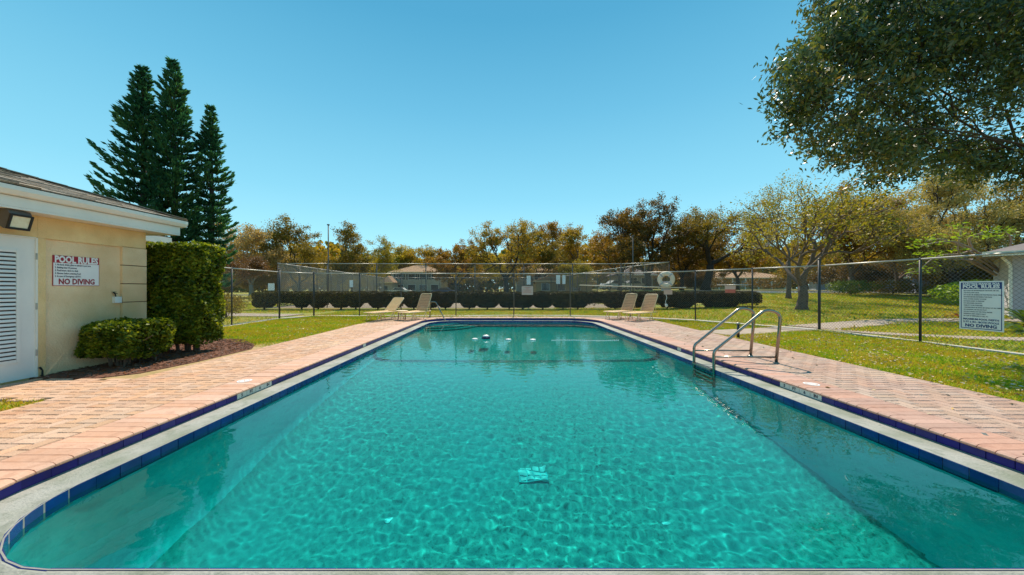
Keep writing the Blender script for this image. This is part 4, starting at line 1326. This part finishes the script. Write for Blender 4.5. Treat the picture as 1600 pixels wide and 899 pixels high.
# fence sign: on the right fence, reads with -y to the right
fs = empty("fence_sign", (9.79, 6.96, .895), 0, "large blue and white pool rules sign hung on the right fence reading NO DIVING", "sign")
B2 = face_basis((0,-1,0), (0,0,1))
BL = MB(); BL.box(-.004, 0, -.325, .325, -.505, .505); BL.build("board", M["sign_white"], fs)
mb = MB(); mb.box(-.0055,-.0042,-.300,-.288,-.48,.48); mb.box(-.0055,-.0042,.288,.300,-.48,.48); mb.box(-.0055,-.0042,-.288,.288,-.48,-.466); mb.box(-.0055,-.0042,-.288,.288,.345,.48)
mb.build("blue_border", M["sign_blue"], fs)
put_text("RAINTREE MANOR POA", .06, M["sign_white"], fs, (-.0065, 0, .447), B2, .002, width=.54)
put_text("POOL RULES", .092, M["sign_white"], fs, (-.0065, 0, .388), B2, .004, width=.54)
rules = ["NO FOOD OR BEVERAGES IN THE POOL OR ON", "THE POOL WET DECK", "NO GLASS OR ANIMALS IN THE FENCED POOL AREA", "SHOWER BEFORE ENTERING THE POOL", "POOL HOURS: DAWN TO DUSK", "BATHING LOAD: 15 PERSONS",
         "NO LIFEGUARD ON DUTY", "SWIM AT YOUR OWN RISK", "CHILDREN MUST BE WITH AN ADULT AT ALL TIMES", "NO RUNNING OR ROUGH PLAY", "DO NOT SWALLOW THE POOL WATER", "RESIDENTS AND GUESTS ONLY", "IN CASE OF EMERGENCY CALL 911"]
for i, s_ in enumerate(rules):
    put_text(s_, .030, M["ink"], fs, (-.0065, .255, .310-.044*i), B2, .0003, "LEFT", .78)
put_text("MAXIMUM POOL DEPTH", .05, M["sign_blue"], fs, (-.0065, 0, -.285), B2, .0015, width=.52)
put_text("5 FT 6 IN - BOTH POOLS", .05, M["sign_blue"], fs, (-.0065, 0, -.345), B2, .0015, width=.52)
put_text("NO DIVING", .088, M["sign_blue"], fs, (-.0065, 0, -.418), B2, .003, width=.46)

# ------------------------------------------------------------------ chain link fences
def chain_panel(mb, a, b, h, pitch, r_, z0=.04):
    """two families of slanting wires between posts a and b"""
    a, b = Vector((a[0], a[1], 0)), Vector((b[0], b[1], 0)); L_ = (b-a).length; d = (b-a)/L_
    za, zb_ = gz(a.x, a.y)+.02, gz(b.x, b.y)+.02
    n_ = Vector((-d.y, d.x, 0))
    H = h-z0
    k = int((L_+H)/pitch)
    for fam in (0, 1):
        for i in range(1, k+1):
            s = i*pitch
            # line x - z = s - H ... clipped to the rectangle
            x0 = s-H; zz0 = 0.0; x1 = s; zz1 = H
            if x0 < 0: zz0 = -x0; x0 = 0
            if x1 > L_: zz1 = H-(x1-L_); x1 = L_
            if zz1 <= zz0: continue
            if fam: x0, x1 = L_-x0, L_-x1
            o_ = n_*(.002 if fam else -.002)
            p = a+d*x0+Vector((0,0,z0+zz0+za+(zb_-za)*x0/L_))+o_; q = a+d*x1+Vector((0,0,z0+zz1+za+(zb_-za)*x1/L_))+o_
            t_ = (q-p).normalized(); u_ = n_; v_ = t_.cross(u_)
            base = len(mb.v)
            for c in (p, q):
                for ang in (0, 2.09, 4.19): mb.v.append(tuple(c+(u_*math.cos(ang)+v_*math.sin(ang))*r_))
            mb.f += [(base+j, base+(j+1)%3, base+3+(j+1)%3, base+3+j) for j in range(3)]

def chain_fence(name, label, pts, h, pitch, r_, pmat, thick=(), mid=False, post_r=.024, rail_r=.021, wiremat="wire", z0=.05, tall={}):
    cx = sum(p[0] for p in pts)/len(pts); cy = sum(p[1] for p in pts)/len(pts)
    t = empty(name, (0, 0, 0), 0, label, "fence")
    for i, (x, y) in enumerate(pts):
        g = gz(x, y); big = i in thick; pr = post_r*(1.5 if big else 1); hh = h+tall.get(i, .03 if big else 0)
        mb = MB().tube([(x, y, g-.1), (x, y, g+hh)], pr, 10)
        mb.lathe([(pr*1.15, g+hh-.02), (pr*1.15, g+hh+.01), (pr*.6, g+hh+.035), (.004, g+hh+.045)], (x, y, 0), 10)
        mb.build("post", pmat[i] if isinstance(pmat, list) else pmat, t, True)
    for a, b in zip(pts, pts[1:]):
        ga, gb = gz(*a), gz(*b)
        MB().tube([(*a, ga+h), (*b, gb+h)], rail_r, 8).build("top_rail", M["galv"], t, True)
        mb = MB()
        mb.tube([(*a, ga+z0+.02), (*b, gb+z0+.02)], .004, 4)
        if mid: mb.tube([(*a, ga+h*.5), (*b, gb+h*.5)], .012, 6)
        mb.build("tension_wire", M["post"], t)
        mb = MB(); chain_panel(mb, a, b, h, pitch, r_, z0)
        mb.build("chain_link_mesh", M[wiremat], t)
    return t
pm = [M["post"]]*6+[M["post_brown"]]*5+[M["post"]]*7
chain_fence("pool_fence", "chain-link pool fence with dark posts and pale top rail around the deck and lawn", FENCE, 1.96, .085, .0027, pm, thick=(3, 4, 13), tall={3: .12, 13: .19})
CF = []
x = -15.0
while x < 14.0: CF.append((x, 22.5+.4*(x+15)/29)); x += 3.27
nearR = CF[-1]
chain_fence("tennis_court_fence", "high chain-link fence along the near side of the tennis court behind the hedge", CF, 2.92, .13, .0032, M["post_brown"], post_r=.035, rail_r=.024)
CL = [(-15.0-.37*i, 22.5+3.05*i) for i in range(11)]
chain_fence("tennis_court_fence", "high chain-link side fence running away from the left corner of the tennis court", CL, 2.95, .16, .009, M["post_brown"], post_r=.035, rail_r=.03, wiremat="galv")
CR = [(nearR[0]-.37*i, nearR[1]+3.05*i) for i in range(11)]
chain_fence("tennis_court_fence", "high chain-link side fence running away from the right corner of the tennis court", CR, 2.92, .16, .005, M["post_brown"], post_r=.035, rail_r=.03)
CB = [(-18.7+2.9*i, 53.1) for i in range(10)]
chain_fence("tennis_court_fence", "high chain-link fence at the far end of the tennis court before the houses", CB, 2.95, .22, .006, M["post_brown"], post_r=.04, rail_r=.03)

# white notice boards on the court fence
for u, v0, v1, w_, lab in ((424, 443, 454, .42, "small white notice board low behind the left end of the hedge"), (549, 438, 449, .22, "narrow white notice board on the left side fence of the court"),
                       (826, 431, 445, .26, "single tall white notice board on the near court fence left of centre"), (872, 430, 444, .26, "left one of the pair of white boards by the court fence post"), (881, 430, 444, .2, "right one of the pair of white boards by the court fence post")):
    Yb = 22.3
    t = empty("notice_board", (at(u, Yb), Yb, 0), 0, lab, "board", "white boards on the tennis court fence")
    z0_, z1_ = ht(v1, Yb), ht(v0, Yb)
    MB().box(-w_/2, w_/2, -.02, 0, z0_, z1_).build("panel", M["sign_white"], t)
    MB().tube([(0, .03, -.05), (0, .03, z1_)], .03, 6).build("post", M["post_brown"], t)

# ------------------------------------------------------------------ things on the pool fence
def seg_at(i, u):
    (x0, y0), (x1, y1) = FENCE[i], FENCE[i+1]; k = (u-787)/F
    t_ = (k*y0-x0)/((x1-x0)-k*(y1-y0))
    d = Vector((x1-x0, y1-y0, 0)).normalized()
    return Vector((x0+(x1-x0)*t_, y0+(y1-y0)*t_, 0)), d
def inward(d): return Vector((d.y, -d.x, 0)) if d.x > 0 else Vector((d.y, -d.x, 0))
# notice on the back fence
p, d = seg_at(8, 824); n_ = inward(d)
t = empty("notice_sign", p+n_*.05+Vector((0,0,1.155)), math.atan2(d.y, d.x), "small pale notice with faded red print on the back fence", "sign")
MB().box(-.265, .265, -.004, .004, -.205, .205).build("board", M["pinksign"], t)
mb = MB()
for k, wd in enumerate((.14, .05, .19, .17, .2)): mb.box(-wd, wd, -.0058, -.0042, .13-.055*k, .145-.055*k)
mb.build("faded_print", M["redsign"], t)
p, d = seg_at(11, 1142); n_ = inward(d)
t = empty("notice_sign", p+n_*.05+Vector((0,0,1.22)), math.atan2(d.y, d.x), "small pink and red notice on the fence above the pool ladder", "sign")
MB().box(-.18, .18, -.004, .004, -.0, .14).build("upper_panel", M["pinksign"], t)
MB().box(-.17, .17, -.004, .004, -.13, -.002).build("lower_panel", M["redsign"], t)
# life ring
p, d = seg_at(10, 1042); n_ = inward(d)
t = empty("life_ring", p+n_*.09, math.atan2(d.y, d.x), "pale life ring hung on the back fence right of the far loungers", "life ring")
mb = MB(); nn = 28; k = 10
for i in range(nn):
    a = 2*PI*i/nn
    for j in range(k):
        b = 2*PI*j/k; rr = .245+.095*math.cos(b)
        mb.v.append((rr*math.cos(a), .065*math.sin(b)-.05, rr*math.sin(a)+1.62))
for i in range(nn):
    for j in range(k):
        mb.f.append((i*k+j, ((i+1)%nn)*k+j, ((i+1)%nn)*k+(j+1)%k, i*k+(j+1)%k))
mb.build("ring", M["ring"], t, True)
mb = MB()
for a in (.78, 2.36, 3.93, 5.5):
    mb.obox((.245*math.cos(a), -.05, .245*math.sin(a)+1.62), (math.cos(a), 0, math.sin(a)), (0,1,0), (-math.sin(a), 0, math.cos(a)), .102, .072, .025)
mb.build("band", M["carsilver"], t)
t2 = empty("rescue_board", p+n_*.03, math.atan2(d.y, d.x), "grey backing board and small paper notice under the life ring with a dangling white rope", "board")
MB().box(-.22, .16, -.02, 0, 1.15, 1.55).build("backing", M["carsilver"], t2)
MB().box(-.10, .22, -.035, -.021, 1.0, 1.19).build("notice", M["pinksign"], t2)
mb = MB(); mb.tube(smooth_path([(-.02,-.05,1.0), (.03,-.06,.85), (-.05,-.06,.7), (.02,-.06,.55), (-.02,-.06,.5), (-.06,-.06,.62)]), .012, 5)
mb.lathe([(.01,.47),(.05,.50),(.06,.56),(.02,.62)], (0,-.06,0), 8)
mb.build("rope", M["whiteplastic"], t2)
# rescue poles
a, b = Vector((3.48, 15.55, 1.40)), Vector((7.28, 13.66, 1.275))
t = empty("rescue_pole", a, 0, "long pale rescue pole lying level across the back fence under the life ring", "pole")
MB().tube([(0,0,0), b-a], .021, 8).build("shaft", M["ring"], t, True)
MB().tube([(b-a)*.985, (b-a)*1.01], .028, 8).build("grip", M["galv"], t)
a = seg_at(11, 1122)[0]+Vector((-.06, -.04, 1.375)); b = seg_at(11, 1173)[0]+Vector((-.06, -.04, 1.375))
t = empty("rescue_pole", a, 0, "short pale rescue pole on the fence behind the pink and red notice", "pole")
MB().tube([(0,0,0), b-a], .018, 8).build("shaft", M["galv"], t, True)
MB().tube([(b-a)*.97, (b-a)*1.01], .024, 8).build("grip", M["post_brown"], t)

# ------------------------------------------------------------------ pool ladder and entry rail
def cat(pts, it=2): return smooth_path(pts, it)
def bend(pts, r_):
    """polyline with rounded corners"""
    P = [Vector(p) for p in pts]; out = [P[0]]
    for i in range(1, len(P)-1):
        a, b, c = P[i-1], P[i], P[i+1]
        rr = r_[i-1] if isinstance(r_, (list, tuple)) else r_
        d1 = (a-b).normalized(); d2 = (c-b).normalized()
        ang = d1.angle(d2); cut = min(rr/math.tan(ang/2), (a-b).length*.49, (c-b).length*.49)
        p1, p2 = b+d1*cut, b+d2*cut
        for k in range(9):
            t_ = k/8; out.append(p1*(1-t_)**2+b*2*t_*(1-t_)+p2*t_*t_)
    out.append(P[-1]); return out
lad = empty("pool_ladder", (4.5, 6.0, 0), 0, "stainless steel pool ladder with two looped handrails on the right side of the pool", "pool ladder")
for y in (5.68, 6.27):
    y -= 6.0
    pts = bend([(-.98, y, -1.05), (-.98, y, .20), (-.16, y, .80), (.10, y, .83), (.04, y, .0)], [.10, .16, .22])
    pts = bend([(-.98, y, -1.05), (-.98, y, .20), (-.12, y, .90), (.14, y, .84), (.06, y, -.02)], [.14, .22, .18])
    MB().tube(pts, .024, 12).build("handrail", M["steel"], lad, True)
    MB().tube([(-.98, y, .105), (.065, y, .10)], .014, 8).build("cross_bar", M["steel"], lad, True)
    MB().lathe([(.045, .0), (.045, .012), (.027, .02)], (.06, y, 0), 14).build("flange", M["steel"], lad, True)
for z in (-.12, -.37, -.62, -.87):
    mb = MB().box(-1.035, -.945, 5.70-6, 6.25-6, z-.012, z+.012); mb.build("tread", M["steel"], lad)
er_ = empty("entry_rail", (-3.25, 14.95, 0), 0, "single stainless handrail dipping into the water at the far left corner steps", "handrail")
pts = bend([(0, 0, -.02), (.0, 0, .66), (.30, -.22, .66), (1.02, -.75, -.50)], [.14, .12])
MB().tube(pts, .024, 12).build("rail", M["steel"], er_, True)
MB().lathe([(.045, .0), (.045, .012), (.027, .02)], (0, 0, 0), 14).build("flange", M["steel"], er_, True)

# ------------------------------------------------------------------ floats
for x, y, lab in ((-.80, 9.42, "leftmost small white ring float, beside the navy dome"), (.13, 9.32, "small white ring float just right of the navy dome float"), (.80, 9.28, "rightmost small white ring float, next to the beaded rope")):
    t = empty("ring_float", (x, y, WZ+.012), R(20), lab, "float", "white ring floats in the pool")
    mb = MB(); nn = 18; k = 8
    for i in range(nn):
        a = 2*PI*i/nn
        for j in range(k):
            b_ = 2*PI*j/k; rr = .058+.024*math.cos(b_); mb.v.append((rr*math.cos(a), rr*math.sin(a), .024*math.sin(b_)))
    for i in range(nn):
        for j in range(k): mb.f.append((i*k+j, ((i+1)%nn)*k+j, ((i+1)%nn)*k+(j+1)%k, i*k+(j+1)%k))
    mb.build("ring", M["whiteplastic"], t, True)
    MB().lathe([(.03,-.012),(.034,.0),(.026,.016),(.004,.02)], (0,0,0), 10).build("hub", M["navy"], t, True)
t = empty("chlorine_float", (-.50, 9.62, WZ), 0, "navy floating dome with a white cap, larger than the ring floats", "float")
MB().lathe([(.03,-.10),(.09,-.04),(.125,.0),(.12,.035),(.10,.062)], (0,0,0), 18).build("body", M["navy"], t, True)
MB().lathe([(.101,.060),(.085,.085),(.05,.102),(.004,.108)], (0,0,0), 18).build("cap", M["whiteplastic"], t, True)
t = empty("float_rope", (1.32, 9.25, WZ), 0, "rope of small white beads floating on the water right of the ring floats", "rope")
mb = MB()
for i in range(34):
    x = i*.055; y = .05*math.sin(i*.21)
    mb.lathe([(.006,-.012),(.016,-.004),(.016,.006),(.005,.014)], (x, y, .004), 7)
o = mb.build("bead", M["whiteplastic"], t, True); tag(o, kind="stuff")
MB().tube([(i*.055, .05*math.sin(i*.21), .002) for i in range(34)], .004, 4).build("cord", M["whiteplastic"], t)

# bollard light beside the deck
t = empty("bollard_light", (6.05, 8.75, 0), 0, "short dark post with a pale cap standing at the lawn edge behind the ladder", "post")
MB().tube([(0,0,-.02), (0,0,.33)], [.035, .032], 10).build("post", M["post"], t, True)
MB().lathe([(.045,.33),(.048,.345),(.035,.37),(.004,.375)], (0,0,0), 12).build("cap", M["galv"], t, True)

# ------------------------------------------------------------------ loungers and table
def lounger(x, y, face, back_deg, label, dark):
    """face: direction (degrees) in which the foot end points; origin at the hinge"""
    t = empty("sun_lounger", (x, y, 0), R(face), label, "sun lounger", "strap sun loungers by the far end of the pool")
    W2 = .29; zs = .31; LS = 1.15; LB = .80
    ba = R(back_deg); bd = Vector((-math.cos(ba), 0, math.sin(ba)))
    r_ = .016
    for s in (-1, 1):
        MB().tube([(-.25, s*W2, zs), (LS-.03, s*W2, zs)], r_, 8).build("side_rail", M["cream"], t, True)
        for lx in (.10, .90):
            mb = MB().tube(bend([(lx-.13, s*(W2-.02), 0.0), (lx, s*(W2-.02), zs-.01), (lx+.13, s*(W2-.02), .0)], .04), .014, 6)
            mb.tube([(lx-.11, s*(W2-.02), .04), (lx+.11, s*(W2-.02), .04)], .010, 5)
            mb.build("leg", M["cream"], t, True)
    MB().tube([(LS-.03, -W2, zs), (LS, -W2*.9, zs), (LS, W2*.9, zs), (LS-.03, W2, zs)], r_, 8).build("foot_rail", M["cream"], t, True)
    hp = Vector((0, 0, zs+.01))
    pts = [hp+Vector((0, -W2+.02, 0)), hp+bd*(LB)+Vector((0, -W2+.02, 0)), hp+bd*LB+Vector((0, W2-.02, 0)), hp+Vector((0, W2-.02, 0))]
    MB().tube(bend(pts, .09), r_, 8).build("back_frame", M["cream"], t, True)
    mb = MB()
    for s in (-1, 1): mb.tube([hp+bd*.38+Vector((0, s*(W2-.03), 0)), (-.22, s*(W2-.03), zs)], .010, 5)
    mb.build("back_brace", M["cream"], t, True)
    sm = M["strap_shaded"] if dark else M["strap"]  # backlit backrests get the strap colour darkened for shade
    for k in range(15):
        cx_ = .04+k*.075
        MB().box(cx_-.027, cx_+.027, -W2-.004, W2+.004, zs+.006, zs+.020).build("seat_strap", M["strap"], t)
    for k in range(10):
        c = hp+bd*(.07+k*.073)
        nrm = Vector((math.sin(ba), 0, math.cos(ba)))
        MB().obox(c+nrm*.004, bd, (0,1,0), nrm, .028, W2-.012, .010).build("back_strap", sm, t)
    return t
lounger(-4.72, 14.05, 248, 42, "leftmost sun lounger, backrest lower, at the left edge of the far deck", False)
lounger(-3.43, 14.15, 248, 62, "sun lounger with steep backrest next to the entry rail", True)
lounger(5.18, 14.30, 215, 62, "sun lounger nearer the pool corner in the right-hand pair", True)
lounger(5.72, 13.6, 215, 60, "rightmost sun lounger, standing in front of its neighbour", True)
t = empty("side_table", (-4.10, 13.65, 0), R(15), "small white-topped side table with pinkish legs between the two left loungers", "side table")
MB().lathe([(.22, .335), (.235, .345), (.235, .36), (.21, .366)], (0,0,0), 16).build("table_top", M["cream"], t)
for k in range(4):
    a = PI/4+PI/2*k
    MB().tube([(.20*math.cos(a), .20*math.sin(a), 0), (.16*math.cos(a), .16*math.sin(a), .335)], .020, 6).build("leg", M["pinkleg"], t, True)

# ------------------------------------------------------------------ houses beyond
def house(name, label, x0, x1, y0, y1, h, rise, wall, roofm, wins=(), over=.6, kind="hip", doors=(), extra=None, rz=0):
    z0 = gz((x0+x1)/2, y0)
    t = empty(name, (x0, y0, z0), R(rz), label, "house")
    W, D = x1-x0, y1-y0
    mb = MB().box(0, W, 0, D, -.5, h); mb.build("wall", wall, t)
    a = over
    if kind == "hip":
        m_ = min(W, D)/2+a
        if W >= D: r0, r1 = (-a+m_, D/2), (W+a-m_, D/2)
        else: r0, r1 = (W/2, -a+m_), (W/2, D+a-m_)
        vs = [(-a,-a,h),(W+a,-a,h),(W+a,D+a,h),(-a,D+a,h),(r0[0],r0[1],h+rise),(r1[0],r1[1],h+rise)]
        fs = [(0,1,5,4),(1,2,5),(2,3,4,5),(3,0,4),(0,3,2,1)] if W >= D else [(0,1,4),(1,2,5,4),(2,3,5),(3,0,4,5),(0,3,2,1)]
        mb = MB().add(vs, fs)
    else:
        mb = MB().extr([(-a, h), (W/2, h+rise), (W+a, h)], "y", -a, D+a)
    rf = mb.build("roof", roofm, t)
    mb = MB().box(-a-.02, W+a+.02, -a-.04, -a-.001, h-.17, h+.02)
    mb.build("fascia", M["white_paint"] if roofm is not M["roofbrown"] else M["cream"], rf)
    for (wx, wz, ww, wh) in wins:
        f = MB(); f.box(wx-.06, wx+ww+.06, -.06, -.002, wz+wh, wz+wh+.06); f.box(wx-.06, wx+ww+.06, -.09, -.002, wz-.06, wz)
        f.box(wx-.06, wx, -.055, -.003, wz, wz+wh); f.box(wx+ww, wx+ww+.06, -.055, -.003, wz, wz+wh)
        fo = f.build("window", M["white_paint"], t)
        MB().box(wx, wx+ww, -.02, -.004, wz, wz+wh).build("pane", M["glass"], fo)
        for s in extra or ():
            pass
    for (dx_, dw, dh) in doors:
        MB().box(dx_, dx_+dw, -.04, -.003, 0, dh).build("door", M["post_brown"], t)
    return t
k = 86/F
x0, x1 = at(611, 86), at(689, 86)
wins = []
for i, u in enumerate((619, 638, 656, 674)):
    wx = (u-611)*k
    wins += [(wx, 3.55, 1.7, 1.5), (wx-.1, .8, 1.9, 1.4)]
t = house("two_storey_house", "two-storey pale house with brown hip roof and four window bays, left of centre", x0, x1, 86, 96, 5.45, 2.1, M["housewall"], M["roofbrown"], wins)
for (wx, wz, ww, wh) in wins[::2]:
    for xx in (wx-.55, wx+ww+.1):
        MB().box(xx, xx+.42, -.05, -.003, wz, wz+wh).build("shutter", M["black"], t)
house("garage", "low garage wing with brown roof joined to the left of the two-storey house", at(596, 80), at(611, 80), 80, 85.3, 2.7, 1.6, M["housewall"], M["roofbrown"], [(.6, .9, .9, 1)])
house("large_house", "two-storey house with wide brown hip roof right of centre", at(808, 66), at(905, 66), 66, 76, 4.7, 1.75, M["housewall"], M["roofbrown"], [(.8, 2.9, 1.4, 1.2), (3.4, 2.9, 1.2, 1.2)])
house("gabled_house", "low brown gabled house standing in front of the wide brown hip roof", at(838, 57), at(925, 57), 57, 64.5, 2.3, 1.7, M["houseyellow"], M["roofbrown"], [(.9, .7, 1.3, 1.2), (3.6, .7, 1.2, 1.2), (6.2, .7, 1.2, 1.2)], kind="gable")
house("dark_roofed_house", "grey tent-roofed house just left of the life ring, half hidden by trees", at(975, 58), at(1020, 58), 58, 66, 2.6, 1.7, M["housewall"], M["roofgrey"], [(1.0, .8, 1.2, 1.2), (3.0, .8, 1.2, 1.2)])
lw = at(1228, 76)-at(1096, 76)
t = house("long_low_house", "long low yellow house with orange-brown eaves and white porch posts", at(1096, 76), at(1228, 76), 76, 84, 2.6, 1.5, M["houseyellow"], M["roofbrown"], [(x_, .7, 1.3, 1.2) for x_ in (1.2, 3.4, 6.5, 9.0, 12.0, 14.5)], over=1.2)
for i in range(7): MB().box(i*2.9+.3, i*2.9+.5, -1.15, -.95, 0, 2.42).build("porch_post", M["white_paint"], t)
house("blueshade_house", "low house with blue shade painted into its wall and grey-brown hip roof left of the blue sign", at(1430, 31), at(1430, 31)+7.0, 31, 37, 1.95, 1.25, M["houseblue_shade"], M["roofgrey"], [(2.2, .7, 1.2, 1.0)], over=.5, rz=-48)
house("low_purple_house", "long dim low house behind the lawn tree and right-hand fence post", at(1275, 48), at(1275, 48)+13, 48, 54, 1.7, 1.1, M["houseblue_shade"], M["roofgrey"], [(1.5, .5, 1.2, 1.0), (5, .5, 1.2, 1.0), (8, .5, 1.2, 1.0)], rz=-35)
t = house("pale_house", "pale house with lilac shade painted into its wall, white fascia and pinkish shingle roof at the right edge", 21.3, 31.3, 14.2, 22.2, 2.78, 1.7, M["houselilac_shade"], M["roofgrey"], [(3.0, .9, 1.2, 1.3)], over=.75, rz=-52)
MB().tube([(-.25, -.05, 2.6), (-.1, -.06, 2.35), (-.05, -.06, 2.2), (-.05, -.06, 0.1)], .05, 8).build("downpipe", M["white_paint"], t)

# lamp poles behind the court
for u, v, Y, lab in ((513, 352, 26, "tall thin lamp pole rising through the oaks left of centre"), (989, 372, 27, "tall thin lamp pole in front of the darkest oak")):
    t = empty("lamp_pole", (at(u, Y), Y, gz(at(u, Y), Y)), 0, lab, "lamp pole")
    h_ = ht(v, Y)
    MB().tube([(0,0,-.1), (0,0,h_)], [.055, .04], 8).build("pole", M["post_brown"], t, True)
    MB().box(-.07, .07, -.07, .07, h_, h_+.09).build("lamp_head", M["post_brown"], t)

# parked cars far beyond the court
def car(x, y, rz, paint, label):
    t = empty("parked_car", (x, y, gz(x, y)), rz, label, "car", "cars parked beyond the court")
    MB().extr([(-2.2,.35),(-2.2,.75),(-1.9,.92),(-1.2,.98),(-.6,1.42),(.7,1.44),(1.35,1.0),(2.1,.88),(2.25,.6),(2.2,.32)], "y", -.85, .85).build("body", paint, t)
    MB().extr([(-1.08,.99),(-.56,1.36),(.62,1.38),(1.18,1.0)], "y", -.862, .862).build("window", M["glass"], t)
    for wx in (-1.4, 1.4):
        for s in (-1, 1):
            w_ = MB().lathe([(.32,-.10),(.34,-.05),(.34,.05),(.32,.10)], (wx, s*.78, .33), 14, "y").build("wheel", M["black"], t)
            MB().lathe([(.19,-.105),(.19,.105)], (wx, s*.78, .33), 10, "y").build("rim", M["carsilver"], w_)
    for s in (-1, 1): MB().box(2.18, 2.262, s*.62-.16, s*.62+.16, .58, .72).build("headlight", M["sign_white"], t)
    return t
car(at(693, 62), 62.5, R(4), M["carblue"], "blue parked car right of the two-storey house")
car(at(622, 61), 62.0, R(182), M["carwhite"], "white parked car in front of the two-storey house")
car(at(962, 50), 50, R(8), M["carwhite"], "white parked car seen under the rescue pole, left one of two")
car(at(987, 53), 53, R(8), M["carsilver"], "silver parked car seen under the rescue pole, right one of two")

# everything under water receives the rippled light
for o in bpy.data.objects:
    if o.type == "MESH" and (o.parent in (pool, lad, er_) or o.name.startswith(("basin",))):
        if not o.name.startswith(("coping", "waterline")):
            o.cycles.is_caustics_receiver = True
